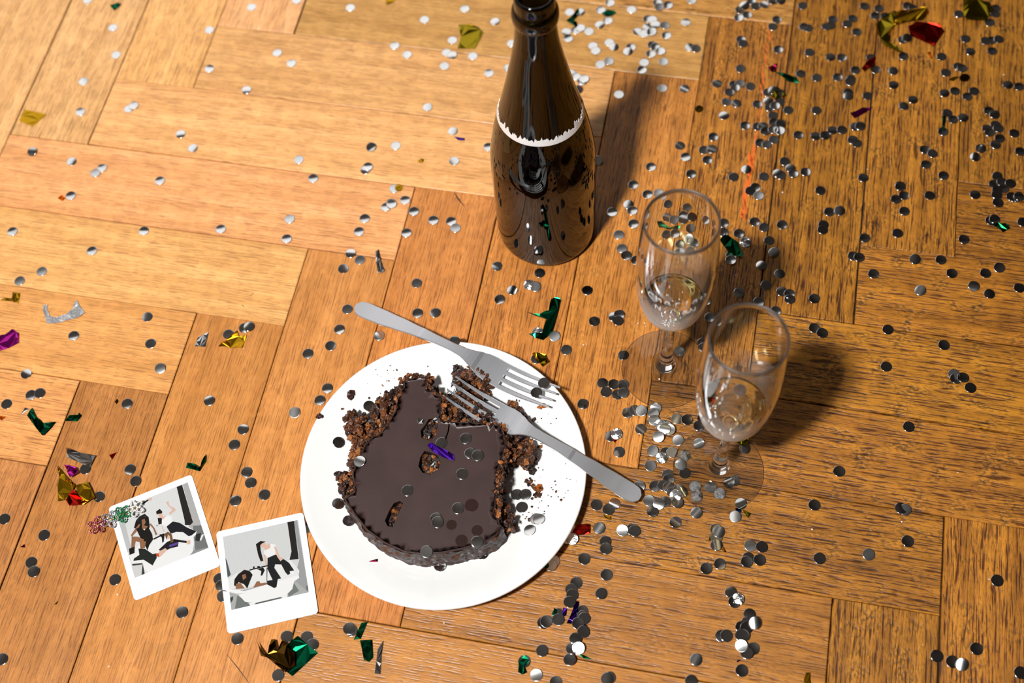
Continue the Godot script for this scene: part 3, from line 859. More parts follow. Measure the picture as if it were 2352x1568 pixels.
func build_crumbs():
	rng.seed = 5
	for q in [["large cake piece with a strip of frosting under the lower fork's tines", [-52.3, -488.3, -48.4, -489.9, -40.4, -483.8, -38, -489.4, -34.9, -483.1, -27.4, -483.8, -20.2, -473.8, -21.7, -465.8, -27.9, -458.4, -38.2, -465.9, -47, -471.1, -52, -477.9], 150, 12, 2.6, [-55.2, -471.1, -52.1, -482.1, -47.9, -488.2, -40, -481.4, -45.2, -477.1, -52.1, -473.1], 16.5], ["long crumbly cake piece lying just right of the lower fork's neck", [-9.5, -451.2, -3.7, -454.5, -0.4, -450.8, 1.6, -442.5, 8.4, -431.6, 2.2, -431.3, -6, -439.5], 60, 8, 2.2], ["flattened orange-brown cake piece near the plate's right rim", [-2.3, -386.3, 1.9, -385.8, 2.8, -380.7, 10.3, -375.3, 7, -368.1, 1.4, -368.1, 4.4, -376, -3, -382.6], 48, 2, 1.5]]:          # broken-off pieces of cake
		var t := thing("cake_piece", q[0], "cake piece", Vector3.ZERO, "broken-off cake pieces")
		part("crumb_mass", heap(q[1], q[2], q[3] * 0.001, q[4] * 0.001), M["crumb lumps"], t)
		if q.size() > 5:
			var sh := MB.new()
			flake(sh, q[5], 0.0018, 0.001, 4)
			part("frosting", sh.mesh(false), M["frosting"], t).position.y = q[6] * 0.001
	for q in [["curled chocolate shaving on the plate's upper left", -139.771, -475.321, 3.6, "chocolate"], ["reddish chocolate shard at the plate's far left rim", -165.835, -458.085, 2.6, "chocolate"], ["tiny crumb left of the curled shaving", -147.687, -464.455, 1.1, "crumb lumps"], ["tiny crumb at the plate's top, left of the other fleck", -99.7274, -494.691, 0.8, "crumb lumps"], ["tiny fleck above the cake's upper corner", -73.3971, -495.675, 0.6, "crumb lumps"], ["dark square crumb alone right of the lower fork's neck", 10.4111, -436.458, 1.7, "crumb lumps"], ["curled dark crumb just below the lower fork's handle", 12.925, -411.053, 1.8, "crumb lumps"], ["glossy orange caramel smear at the cake's right", 7.8179, -375.818, 2.6, "caramel"], ["orange caramel smear beneath the upper fork's tines", 18.1182, -445.547, 2.8, "caramel"], ["thin crumb nearest to the plate's right edge", 24.662, -361.736, 1, "crumb lumps"], ["thin crumb just above the one at right edge", 21.4432, -370.359, 1, "crumb lumps"], ["brown fleck below the pair of dots at right", 0.450875, -360.657, 1, "crumb lumps"], ["small chocolate bit at the dots by lower right rim", -2.45572, -349.99, 1.3, "chocolate"], ["dark crumb above the cake's left broken edge", -125.06, -472.458, 1, "chocolate"]]:          # single crumbs: label, x, z, radius, material
		var b := MB.new()
		var r: float = q[3] * 0.001
		for k in 3: lump(b, Vector3(rng.randf_range(-0.6, 0.6) * r, r * 0.45, rng.randf_range(-0.6, 0.6) * r), Vector3(r * 0.8, r * 0.5, r * 0.7), rng.randi() % 9999, 0.7, crumb_tone())
		var y := plate_height(Vector2(q[1] * 0.001 - PLATE.x, q[2] * 0.001 - PLATE.z).length())
		single("cake_crumb", b.mesh(false), M[q[4]], q[0], "crumb", Vector3(q[1] * 0.001, y, q[2] * 0.001), "loose crumbs on the plate")
	var specks := MB.new()
	for k in 120:
		var c: Array = [[10.1012, -389.664, 9], [-6.2567, -354.213, 8], [-131.677, -446.676, 8], [20.3182, -369.857, 9], [-46.192, -481.729, 9], [-1.37514, -366.809, 8], [-111.703, -491.793, 8], [17.7847, -424.483, 10]][rng.randi() % [[10.1012, -389.664, 9], [-6.2567, -354.213, 8], [-131.677, -446.676, 8], [20.3182, -369.857, 9], [-46.192, -481.729, 9], [-1.37514, -366.809, 8], [-111.703, -491.793, 8], [17.7847, -424.483, 10]].size()]
		var q: Vector2 = Vector2(c[0], c[1]) * 0.001 + Vector2(rng.randfn(), rng.randfn()) * c[2] * 0.001
		var r: float = q.distance_to(Vector2(PLATE.x, PLATE.z))
		if r > 0.11: continue
		var s := rng.randf_range(0.0002, 0.00065)
		lump(specks, Vector3(q.x, plate_height(r) + s * 0.3, q.y), Vector3(s, s * 0.5, s * 0.8), rng.randi() % 9999, 0.6, crumb_tone())
	single("cake_specks", specks.mesh(false), M["crumb lumps"], "fine chocolate specks strewn on the white plate around the cake", "crumbs").set_meta("kind", "stuff")


# ---------- forks ----------
# s runs from the tine tips (0) to the handle's end (0.187); half width and height of the middle line
const FORK_W := [[0.050, 0.01215], [0.058, 0.01215], [0.064, 0.0112], [0.070, 0.0090], [0.076, 0.0062], [0.083, 0.0044], [0.092, 0.0038], [0.105, 0.0040], [0.125, 0.0052], [0.145, 0.0066], [0.162, 0.0076], [0.176, 0.0079], [0.182, 0.0074], [0.1855, 0.0058], [0.187, 0.0028]]
func fork_rise(s: float) -> float:
	var pts := [Vector2(0.0, 0.0075), Vector2(0.012, 0.0042), Vector2(0.030, 0.0012), Vector2(0.048, 0.0012), Vector2(0.062, 0.0042), Vector2(0.080, 0.0095), Vector2(0.100, 0.0105), Vector2(0.130, 0.0080), Vector2(0.165, 0.0020), Vector2(0.187, 0.0)]
	for i in pts.size() - 1:
		if pts[i + 1].x >= s:
			var f: float = (s - pts[i].x) / (pts[i + 1].x - pts[i].x)
			return pts[i].cubic_interpolate(pts[i + 1], pts[maxi(i - 1, 0)], pts[mini(i + 2, pts.size() - 1)], f).y
	return 0.0


func bar(b: MB, st: Array):      # sections [s, centre z, half width, half thickness] swept along s
	var rings := []
	for q in st:
		var y := fork_rise(q[0])
		var ring := []
		var w: float = q[2]
		var h: float = q[3]
		var e: float = minf(0.0006, w * 0.35)
		for c in [Vector2(w, -h + e), Vector2(w, h - e), Vector2(w - e, h), Vector2(-w + e, h), Vector2(-w, h - e), Vector2(-w, -h + e), Vector2(-w + e, -h), Vector2(w - e, -h)]:
			ring.append(Vector3(q[0], y + c.y, q[1] + c.x))
		rings.append(ring)
	for i in rings.size() - 1:
		for k in 8:
			var n := (k + 1) % 8
			b.quad(rings[i][k], rings[i][n], rings[i + 1][n], rings[i + 1][k])
	for k in range(1, 7):
		b.tri(rings[0][0], rings[0][k + 1], rings[0][k])
		b.tri(rings[-1][0], rings[-1][k], rings[-1][k + 1])


func make_fork(label: String, tip: Vector3, tail: Vector3, roll: float) -> Node3D:
	var t := thing("dinner_fork", label, "fork", tip, "steel forks")
	var d := (tail - tip).normalized()
	var side := d.cross(Vector3.UP).normalized()
	t.basis = Basis(d * (tail - tip).length() / 0.187, side.cross(d), side) * Basis(Vector3(1, 0, 0), roll)
	var b := MB.new()
	var st := []
	var k := 0
	for i in 47:
		var s := 0.046 + (0.187 - 0.046) * i / 46.0
		var w := 0.01215
		for j in FORK_W.size() - 1:
			if FORK_W[j][0] <= s and FORK_W[j + 1][0] >= s:
				w = lerpf(FORK_W[j][1], FORK_W[j + 1][1], smoothstep(0.0, 1.0, (s - FORK_W[j][0]) / (FORK_W[j + 1][0] - FORK_W[j][0])))
		st.append([s, 0.0, w, 0.0010 + (0.0004 if s > 0.07 and s < 0.12 else 0.0)])
	bar(b, st)
	part("handle", b.mesh(false), M["steel"], t)
	for j in 4:
		var tb := MB.new()
		var z0 := -0.01035 + 0.0069 * j
		var ts := []
		for i in 13:
			var s := 0.0475 * i / 12.0
			ts.append([s, z0 * (0.96 + 0.04 * i / 12.0), lerpf(0.0007, 0.0018, minf(1.0, i / 8.0)), lerpf(0.0006, 0.0010, i / 12.0)])
		bar(tb, ts)
		part("tine", tb.mesh(false), M["steel"], t)
	return t


func build_forks():
	make_fork("lower steel fork lying on the cake's crumbs, handle pointing to the near flute", Vector3(-0.05623, 0.02550, -0.46504), Vector3(0.08722, 0.00990, -0.35703), 0.0)
	make_fork("upper steel fork with tines at the plate's right, handle end up left over floor", Vector3(0.02939, 0.01960, -0.44597), Vector3(-0.13267, 0.00850, -0.56521), 0.0)


# ---------- instant photos ----------
func instant_photo(label: String, mid: Vector3, turn: float, tilt: Vector3, picture: ImageTexture):
	var t := thing("instant_photo", label, "photo", mid, "instant photos")
	t.rotation = Vector3(tilt.x, turn, tilt.z)
	var out := PackedVector2Array()
	var c := 0.003
	for k in 4:
		var corner: Vector2 = [Vector2(0.036 - c, 0.043 - c), Vector2(-0.036 + c, 0.043 - c), Vector2(-0.036 + c, -0.043 + c), Vector2(0.036 - c, -0.043 + c)][k]
		for i in 6: out.append(corner + Vector2.from_angle(PI / 2 * (k + i / 5.0)) * c)
	var b := MB.new()
	cap(b, out, 0.0006)
	for i in out.size():
		var n := (i + 1) % out.size()
		var a := out[i]
		var d := out[n]
		b.quad(Vector3(a.x, 0, a.y), Vector3(a.x, 0.0006, a.y), Vector3(d.x, 0.0006, d.y), Vector3(d.x, 0, d.y))
	part("card", b.mesh(false), M["card"], t)
	var m := mat(label, lin(0.62, 0.62, 0.63), 0.2, 0.0, {"albedo_texture": picture})
	var p := MB.new()
	var q := [Vector3(-0.031, 0.00072, -0.0375), Vector3(-0.031, 0.00072, 0.0245), Vector3(0.031, 0.00072, 0.0245), Vector3(0.031, 0.00072, -0.0375)]
	p.tri(q[0], q[1], q[2], Vector2(0, 0), Vector2(0, 1), Vector2(1, 1))
	p.tri(q[0], q[2], q[3], Vector2(0, 0), Vector2(1, 1), Vector2(1, 0))
	for i in 4:
		var a: Vector3 = q[i]
		var d: Vector3 = q[(i + 1) % 4]
		p.quad(Vector3(a.x, 0.0005, a.z), a * Vector3(1, 1, 1), d, Vector3(d.x, 0.0005, d.z))
	part("print", p.mesh(false), m, t)


func picture_base(wall: Color, seedling: int) -> Image:
	var im := Image.create(560, 560, false, Image.FORMAT_RGB8)
	im.fill(wall)
	for k in 24:                  # the joints of the wall tiles
		im.fill_rect(Rect2i(k * 24 + 5, 0, 1, 560), wall.darkened(0.06))
		im.fill_rect(Rect2i(0, k * 24 + 9, 560, 1), wall.darkened(0.06))
	return im


func build_photos():
	var a := picture_base(Color8(226, 227, 225), 1)
	for q in [
		[[196, 197, 196], [0, 0, 79, 2, 61, 647, -15, 612]],
		[[182, 182, 180], [930, 9, 1005, 2, 1000, 1000, 798, 1002, 846, 589, 910, 578]],
		[[44, 42, 40], [846, 6, 921, 6, 910, 578, 867, 599, 802, 571, 815, 506]],
		[[120, 122, 120], [896, 625, 1018, 668, 1000, 1000, 823, 1000]],
		[[240, 240, 238], [14, 680, 192, 572, 360, 582, 553, 589, 803, 569, 882, 673, 851, 822, 644, 862, 351, 863, 112, 848, 15, 803]],
		[[243, 243, 241], [112, 848, 351, 863, 654, 827, 849, 787, 851, 850, 800, 955, 723, 1008, 177, 1000, 137, 927]],
		[[60, 62, 60], [148, 848, 134, 1001, 161, 1013, 90, 1004]],
		[[150, 152, 150], [734, 1013, 812, 954, 1002, 994, 966, 1012]],
		[[215, 214, 212], [-1, 795, 147, 851, 91, 1001, 0, 1000]],
		[[70, 70, 68], [15, 803, 148, 848, 131, 864, 19, 832]],
		[[34, 31, 29], [164, 335, 216, 243, 276, 203, 350, 199, 385, 267, 372, 356, 363, 413, 313, 410, 247, 386]],
		[[152, 108, 80], [186, 344, 102, 414, 106, 443, 204, 387, 257, 316, 239, 308]],
		[[152, 108, 80], [368, 368, 399, 450, 404, 550, 429, 546, 418, 445, 390, 364]],
		[[152, 108, 80], [289, 263, 331, 266, 331, 323, 296, 351, 344, 386, 317, 419, 265, 388, 277, 325]],
		[[34, 31, 29], [189, 353, 255, 359, 284, 424, 344, 386, 367, 517, 357, 594, 293, 646, 250, 708, 234, 598, 210, 512]],
		[[152, 108, 80], [108, 435, 185, 473, 249, 546, 221, 578, 140, 523, 98, 610, 60, 586]],
		[[152, 108, 80], [186, 542, 266, 579, 227, 663, 170, 650]],
		[[34, 31, 29], [32, 586, 109, 585, 85, 672, 17, 671]],
		[[40, 44, 40], [147, 635, 226, 672, 301, 785, 348, 791, 336, 856, 260, 933, 171, 810, 43, 770, 58, 741, 136, 723]],
		[[226, 188, 168], [659, 352, 747, 321, 744, 294, 685, 222, 688, 155, 654, 160, 670, 224, 709, 297, 651, 322]],
		[[243, 243, 241], [536, 357, 626, 348, 669, 381, 663, 463, 566, 503, 524, 440]],
		[[226, 188, 168], [513, 435, 532, 545, 515, 551, 511, 475]],
		[[226, 188, 168], [514, 272, 569, 278, 562, 335, 613, 345, 541, 380, 514, 329]],
		[[34, 31, 29], [497, 230, 553, 214, 576, 270, 559, 287, 511, 273, 493, 278]],
		[[34, 31, 29], [493, 327, 544, 351, 522, 428, 480, 422]],
		[[36, 36, 40], [570, 491, 665, 457, 746, 513, 815, 612, 908, 710, 923, 763, 802, 738, 753, 657, 668, 615, 595, 611]],
		[[243, 243, 241], [802, 761, 921, 716, 905, 755, 820, 801]],
		[[50, 52, 56], [902, 753, 968, 765, 913, 867, 869, 833]],
		[[243, 243, 241], [926, 850, 969, 793, 1000, 793, 937, 869]],
		[[34, 31, 29], [358, 581, 511, 567, 515, 585, 367, 601]],
		[[34, 31, 29], [453, 556, 521, 581, 481, 678, 458, 688, 471, 619]],
		[[34, 31, 29], [450, 419, 463, 418, 462, 435, 449, 435]],
		[[36, 34, 34], [387, 760, 521, 699, 618, 701, 762, 792, 754, 821, 661, 762, 634, 820, 539, 803, 434, 809]],
		[[226, 188, 168], [534, 594, 580, 602, 569, 667, 534, 665]],
		[[118, 86, 58], [518, 576, 569, 567, 606, 627, 598, 735, 560, 731, 575, 640, 560, 606, 520, 669]],
		[[96, 72, 150], [530, 751, 656, 759, 646, 793, 531, 783]],
		[[226, 188, 168], [355, 841, 384, 783, 478, 772, 491, 808, 375, 863]],
		[[214, 84, 40], [342, 791, 378, 805, 367, 859, 341, 834]],
		[[226, 188, 168], [760, 791, 811, 801, 795, 854, 753, 842]],
		[[34, 31, 29], [322, 44, 442, 18, 449, 38, 327, 71]],
		[[226, 188, 168], [455, 7, 504, 15, 480, 55, 445, 41]]]: fill(a, q[1], Color8(q[0][0], q[0][1], q[0][2]))
	var b := picture_base(Color8(216, 218, 217), 2)
	for q in [
		[[160, 162, 162], [942, 4, 987, 3, 1000, 1000, 819, 986, 836, 800, 942, 540]],
		[[42, 40, 38], [858, 0, 944, 2, 934, 532, 815, 518, 858, 406]],
		[[84, 92, 92], [-8, 263, 17, 341, 45, 538, -1, 563]],
		[[176, 178, 176], [-6, 764, 841, 801, 1000, 1000, -13, 1003]],
		[[118, 124, 120], [56, 959, 98, 826, 215, 952, 242, 1000, 44, 1003]],
		[[96, 100, 98], [312, 982, 640, 976, 643, 995, 315, 1001]],
		[[120, 126, 124], [830, 834, 880, 954, 738, 1001, 736, 941]],
		[[60, 66, 64], [-12, 846, 42, 824, 35, 870, -6, 919]],
		[[234, 235, 233], [-2, 586, 119, 533, 289, 529, 831, 522, 922, 690, 901, 756, 500, 780, -10, 718]],
		[[246, 246, 244], [-10, 713, 193, 793, 500, 776, 903, 743, 908, 784, 836, 814, 799, 909, 696, 979, 312, 979, 184, 934, 101, 806, -10, 754]],
		[[210, 211, 210], [-10, 754, 101, 803, 201, 815, 110, 823]],
		[[243, 243, 241], [234, 957, 315, 977, 286, 1008, 241, 1004]],
		[[243, 243, 241], [652, 973, 732, 964, 715, 1007, 659, 999]],
		[[34, 31, 29], [289, 524, 528, 516, 527, 535, 289, 539]],
		[[34, 31, 29], [388, 542, 468, 537, 484, 579, 443, 642, 422, 637, 439, 579]],
		[[60, 58, 56], [511, 550, 522, 553, 495, 737, 487, 735]],
		[[34, 31, 29], [339, 496, 362, 494, 356, 534, 336, 529]],
		[[34, 31, 29], [394, 502, 427, 507, 423, 537, 395, 535]],
		[[226, 188, 168], [493, 366, 520, 371, 521, 517, 501, 526]],
		[[36, 36, 38], [539, 426, 646, 403, 728, 474, 804, 553, 856, 674, 769, 713, 742, 671, 703, 553, 627, 532, 609, 577, 661, 696, 678, 738, 633, 736, 604, 836, 572, 842, 489, 773, 496, 727, 566, 731, 520, 570]],
		[[243, 243, 241], [510, 311, 602, 242, 662, 264, 649, 397, 542, 417, 503, 360]],
		[[226, 188, 168], [509, 263, 594, 235, 594, 297, 521, 316]],
		[[226, 188, 168], [639, 284, 670, 316, 699, 443, 737, 486, 698, 507, 664, 436]],
		[[226, 188, 168], [464, 216, 530, 207, 547, 249, 506, 277, 474, 254]],
		[[34, 31, 29], [414, 203, 477, 174, 545, 198, 494, 212, 468, 231, 465, 300, 481, 449, 447, 452, 426, 364, 418, 266]],
		[[243, 243, 241], [796, 670, 855, 671, 849, 722, 804, 710]],
		[[34, 31, 29], [70, 679, 85, 608, 139, 551, 224, 510, 289, 541, 323, 603, 277, 684, 233, 768, 196, 699, 134, 659, 82, 705]],
		[[152, 108, 80], [185, 576, 232, 567, 238, 624, 192, 645]],
		[[152, 108, 80], [96, 671, 155, 671, 203, 760, 86, 738]],
		[[152, 108, 80], [306, 775, 365, 701, 400, 710, 407, 738, 493, 748, 489, 773, 388, 776]],
		[[220, 221, 220], [771, 473, 816, 473, 812, 513, 772, 507]],
		[[110, 112, 112], [978, 907, 1000, 907, 1000, 972, 974, 972]]]: fill(b, q[1], Color8(q[0][0], q[0][1], q[0][2]))
	instant_photo("left instant photo of three women posing in a bathtub, a beaded clip on its corner", Vector3(-0.29990, 0.00020, -0.37545), 0.29486, Vector3.ZERO, ImageTexture.create_from_image(a))
	instant_photo("right instant photo of two women at a bathtub, one standing on its rim", Vector3(-0.21618, 0.00100, -0.33491), 0.11387, Vector3.ZERO, ImageTexture.create_from_image(b))
	# the beaded clip: a gilt pin that carries four little bead flowers
	var p0 := Vector3(-0.35763, 0.00080, -0.38886)
	var p1 := Vector3(-0.31903, 0.00080, -0.40230)
	var t := thing("beaded_clip", "gilt hair clip with rose, silver, green and pearl bead flowers, on the left photo's corner", "hair clip", p0)
	var d := (p1 - p0)
	t.rotation.y = atan2(-d.z, d.x)
	var n := d.length()
	var w := MB.new()
	lathe(w, [Vector2(0.0, 0.0), Vector2(0.0007, 0.0), Vector2(0.0009, 0.0005), Vector2(0.0009, n), Vector2(0.0, n + 0.0005)], 8)
	var wire := part("pin", w.mesh(), M["gilt wire"], t)
	wire.rotation.z = -PI / 2
	wire.position = Vector3(0, 0.0032, 0)
	rng.seed = 9
	var kinds := ["rose bead", "silver bead", "green bead", "pearl bead"]
	var sphere := SphereMesh.new()
	sphere.radius = 0.00085
	sphere.height = 0.0017
	sphere.radial_segments = 10
	sphere.rings = 6
	for k in 4:
		var fl := Node3D.new()
		fl.name = "bead_flower"
		t.add_child(fl, true)
		fl.position = Vector3(n * (0.09 + 0.27 * k), 0.0035, 0)
		var col := MB.new()
		for petal in 5:
			var a0 := TAU * petal / 5 + k
			for loop in 10:
				var ph := TAU * loop / 10
				var c := Vector3(0.0045 + 0.0028 * cos(ph), 0.0006 * sin(ph * 2.0) + 0.0008, 0.0019 * sin(ph)).rotated(Vector3.UP, a0)
				var bead := part("bead", sphere, M[kinds[k]], fl)
				bead.position = c


# ---------- confetti ----------
const DOT_R := 0.00485
# five ways a punched foil dot lies: flat, dished, bowed up, bowed down, sharply bowed
func dot_shape(kind: int) -> MB:
	var b := MB.new()
	var h := func(p: Vector2) -> float:
		var q := p / DOT_R
		match kind:
			0: return 0.00006 * q.length_squared()
			1: return 0.00032 * q.length_squared()
			2: return 0.00045 * (1.0 - q.x * q.x)
			3: return 0.00050 * q.x * q.x
			4: return 0.00105 * (1.0 - q.x * q.x)
			_: return 0.00045 * (sin(q.x * 3.1 + 1.0) * cos(q.y * 2.7) + 1.0)
	var th := 0.00007
	var seg := 28
	var rr := [0.0, 0.35, 0.7, 0.93, 1.0]
	for j in seg:
		for i in rr.size() - 1:
			var q := []
			for u in [[i, j], [i + 1, j], [i + 1, j + 1], [i, j + 1]]:
				var a: float = TAU * (u[1] % seg) / seg
				q.append(Vector2(cos(a), sin(a)) * rr[u[0]] * DOT_R)
			var up := []
			var dn := []
			for p in q:
				up.append(Vector3(p.x, h.call(p) + th, p.y))
				dn.append(Vector3(p.x, h.call(p), p.y))
			if i == 0:
				b.tri(up[0], up[2], up[1])
				b.tri(dn[0], dn[1], dn[2])
			else:
				b.quad(up[0], up[3], up[2], up[1])
				b.quad(dn[0], dn[1], dn[2], dn[3])
			if i == rr.size() - 2:
				b.quad(dn[1], up[1], up[2], dn[2])
	return b


var dot_meshes := {}
func dot_mesh(kind: int) -> ArrayMesh:
	if not dot_meshes.has(kind): dot_meshes[kind] = dot_shape(kind).mesh(true)
	return dot_meshes[kind]


var dots := {}                   # one finished dot of each kind, copied for the rest
func dot_pose(bright: int, layer: int, y: float) -> Array:     # [kind, basis, height]
	var kind: int
	if bright: kind = [4, 2, 5, 3][rng.randi() % 4]
	else: kind = [0, 0, 1, 1, 2, 3][rng.randi() % 6]
	var lean := rng.randf_range(0.0, 0.035) + 0.02 * mini(layer, 3)
	var axis := Vector3.RIGHT.rotated(Vector3.UP, rng.randf() * TAU)
	var turn := rng.randf() * TAU
	if bright:                   # these curl up towards the lamp and shine
		lean = rng.randf_range(0.02, 0.30)
		axis = Vector3(0.85, 0, 0.53).normalized().rotated(Vector3.UP, rng.randf_range(-0.5, 0.5))
		turn = -1.0 + rng.randf_range(-1.1, 1.1)
	var basis := Basis(axis, lean) * Basis(Vector3.UP, turn)
	return [kind, basis, y + 0.00005 + DOT_R * sin(lean) + 0.00042 * layer]


func dot(x: float, z: float, bright: int, layer: int, label: String, y := 0.0, lean_x := 0.0, lean_z := 0.0):
	var pose := dot_pose(bright, layer, y)
	var key: int = pose[0] + (10 if bright else 0)
	var o: MeshInstance3D
	if dots.has(key):
		o = dots[key].duplicate()
		o.name = numbered("confetti_dot")
		add_child(o, true)
	else:
		o = part(numbered("confetti_dot"), dot_mesh(pose[0]), M["crumpled silver foil" if key == 15 else "bright silver foil" if key > 9 else "silver foil"], self)
		dots[key] = o
	if lean_x != 0.0 or lean_z != 0.0:
		pose[1] = Basis.from_euler(Vector3(lean_x, 0, lean_z)) * Basis(Vector3.UP, rng.randf() * TAU)
		pose[2] = y + 0.0001 + DOT_R * sin(maxf(absf(lean_x), absf(lean_z)))
	o.transform = Transform3D(pose[1], Vector3(x * 0.001, pose[2], z * 0.001))
	tag(o, label, "confetti", "confetti dots")


func scrap(called: String, material: String, label: String, area: Array, crumple: float, y := 0.0, curl := 0.0):
	var mid := Vector2.ZERO
	for i in area.size() / 2: mid += Vector2(area[2 * i], area[2 * i + 1]) / (area.size() / 2)
	var local := []
	for i in area.size() / 2:
		local.append(area[2 * i] - mid.x)
		local.append(area[2 * i + 1] - mid.y)
	var b := MB.new()
	flake(b, local, 0.00012, crumple * 0.001, int(absf(mid.x * 3 + mid.y)), curl)
	single(called, b.mesh(false), M[material], label, "foil scrap", Vector3(mid.x * 0.001, y * 0.001 + 0.0002, mid.y * 0.001), "coloured foil scraps")


func build_confetti():
	rng.seed = 404
	dot(3, -221.9, 0, 0, "silver foil dot, second nearest below right of the green foil crescent at the bottom")
	dot(41.8, -219.9, 0, 1, "silver foil dot, nearest below right of the dark violet foil piece")
	dot(43.8, -220.7, 0, 0, "silver foil dot, second nearest below right of the dark violet foil piece")
	dot(-11.1, -229, 1, 0, "silver foil dot, nearest below right of the green foil crescent at the bottom")
	dot(104.4, -211.1, 0, 0, "silver foil dot, nearest below left of the tiny navy sliver at the bottom right")
	dot(15.4, -237, 0, 7, "silver foil dot, nearest right of the green foil crescent at the bottom")
	dot(-19.1, -240.4, 0, 0, "silver foil dot, nearest above right of the green foil crescent at the bottom")
	dot(23.1, -244.7, 1, 7, "silver foil dot, third nearest right of the green foil crescent at the bottom")
	dot(18.3, -245.3, 0, 6, "silver foil dot, second nearest right of the green foil crescent at the bottom")
	dot(-4.6, -247, 0, 0, "silver foil dot, nearest below left of the dark violet foil piece")
	dot(110.6, -226.5, 1, 0, "silver foil dot, nearest left of the tiny navy sliver at the bottom right")
	dot(21.8, -252.6, 0, 5, "silver foil dot, third nearest below the dark violet foil piece")
	dot(143.3, -214.4, 0, 0, "silver foil dot, nearest below the tiny navy sliver at the bottom right")
	dot(28.6, -257.4, 0, 4, "silver foil dot, second nearest below the dark violet foil piece")
	dot(25.3, -264.3, 0, 3, "silver foil dot, nearest below the dark violet foil piece")
	dot(-1.2, -268.4, 0, 0, "silver foil dot, third nearest above right of the green foil crescent at the bottom")
	dot(1.2, -269.1, 0, 1, "silver foil dot, third nearest left of the dark violet foil piece")
	dot(10.6, -269.3, 0, 1, "silver foil dot, nearest left of the dark violet foil piece")
	dot(30.6, -267.9, 0, 2, "silver foil dot, second nearest right of the dark violet foil piece")
	dot(149.1, -226.4, 0, 7, "silver foil dot, nearest above right of the tiny navy sliver at the bottom right")
	dot(29.9, -269.7, 0, 1, "silver foil dot, nearest right of the dark violet foil piece")
	dot(10.8, -273.6, 0, 0, "silver foil dot, second nearest left of the dark violet foil piece")
	dot(146, -232.2, 1, 6, "silver foil dot, nearest above the tiny navy sliver at the bottom right")
	dot(29.7, -273.7, 0, 0, "silver foil dot, nearest above right of the dark violet foil piece")
	dot(132.8, -242.1, 0, 0, "silver foil dot, second nearest above left of the tiny navy sliver at the bottom right")
	dot(155.1, -229.8, 0, 0, "silver foil dot, second nearest above right of the tiny navy sliver at the bottom right")
	dot(136.6, -241.7, 0, 1, "silver foil dot, nearest above left of the tiny navy sliver at the bottom right")
	dot(147.5, -240.1, 0, 5, "silver foil dot, second nearest above the tiny navy sliver at the bottom right")
	dot(20.9, -281.9, 0, 3, "silver foil dot, nearest above left of the dark violet foil piece")
	dot(149.4, -240.2, 0, 4, "silver foil dot, third nearest above the tiny navy sliver at the bottom right")
	dot(149.1, -246.7, 0, 2, "silver foil dot, fourth nearest above the tiny navy sliver at the bottom right")
	dot(23.8, -287.4, 0, 2, "silver foil dot, nearest above the dark violet foil piece")
	dot(152.8, -245.9, 0, 3, "silver foil dot, fifth nearest above the tiny navy sliver at the bottom right")
	dot(46.4, -286, 0, 0, "silver foil dot, second nearest above right of the dark violet foil piece")
	dot(23.5, -291.9, 0, 1, "silver foil dot, second nearest above the dark violet foil piece")
	dot(154.1, -249.7, 0, 1, "silver foil dot, sixth nearest above the tiny navy sliver at the bottom right")
	dot(159.7, -248.3, 1, 4, "silver foil dot, third nearest above right of the tiny navy sliver at the bottom right")
	dot(28.1, -296.7, 0, 0, "silver foil dot, nearest below right of the green foil under the plate's edge")
	dot(157.3, -256.1, 0, 0, "silver foil dot, third nearest below right of the gold sliver right of the plate")
	dot(147.4, -266.9, 0, 2, "silver foil dot, fourth nearest below the gold sliver right of the plate")
	dot(52.5, -300.4, 0, 0, "silver foil dot, third nearest above right of the dark violet foil piece")
	dot(150.6, -268.5, 1, 1, "silver foil dot, third nearest below the gold sliver right of the plate")
	dot(146.3, -275, 0, 0, "silver foil dot, second nearest below the gold sliver right of the plate")
	dot(10.2, -313, 0, 1, "silver foil dot, nearest right of the green foil under the plate's edge")
	dot(-99.8, -299.5, 1, 0, "silver foil dot, nearest below right of the burgundy foil shard on the plate")
	dot(12.8, -316.3, 0, 0, "silver foil dot, second nearest right of the green foil under the plate's edge")
	dot(36.8, -315.4, 0, 0, "silver foil dot, nearest below the red foil strip beside the plate")
	dot(1.5, -317.7, 1, 0, "silver foil dot, nearest above left of the green foil under the plate's edge")
	dot(-150.4, -280, 0, 0, "silver foil dot, nearest above left of the short green strip at the bottom")
	dot(-152.1, -281.6, 0, 1, "silver foil dot, second nearest above left of the short green strip at the bottom")
	dot(130.7, -296.1, 0, 0, "silver foil dot, nearest below left of the gold sliver right of the plate")
	dot(54.9, -321.5, 0, 1, "silver foil dot, second nearest below the yellow foil scrap below the fork handle")
	dot(-208.3, -251.9, 0, 0, "silver foil dot, nearest below left of the big green foil piece at the bottom")
	dot(-181.1, -272.3, 0, 1, "silver foil dot, nearest above right of the big green foil piece at the bottom")
	dot(141.9, -298.3, 0, 0, "silver foil dot, nearest below the gold sliver right of the plate")
	dot(55.4, -327.6, 0, 0, "silver foil dot, nearest below the yellow foil scrap below the fork handle")
	dot(29.4, -332.2, 1, 2, "silver foil dot, nearest below left of the red foil strip beside the plate")
	dot(26, -333.5, 0, 1, "silver foil dot, nearest above right of the green foil under the plate's edge")
	dot(-185.4, -278.9, 0, 0, "silver foil dot, nearest above the big green foil piece at the bottom")
	dot(163, -297.6, 0, 1, "silver foil dot, second nearest below right of the gold sliver right of the plate")
	dot(70, -334.8, 1, 0, "silver foil dot, nearest below right of the yellow foil scrap below the fork handle")
	dot(79.6, -333.2, 0, 2, "silver foil dot, second nearest below the handle tip of the lower fork")
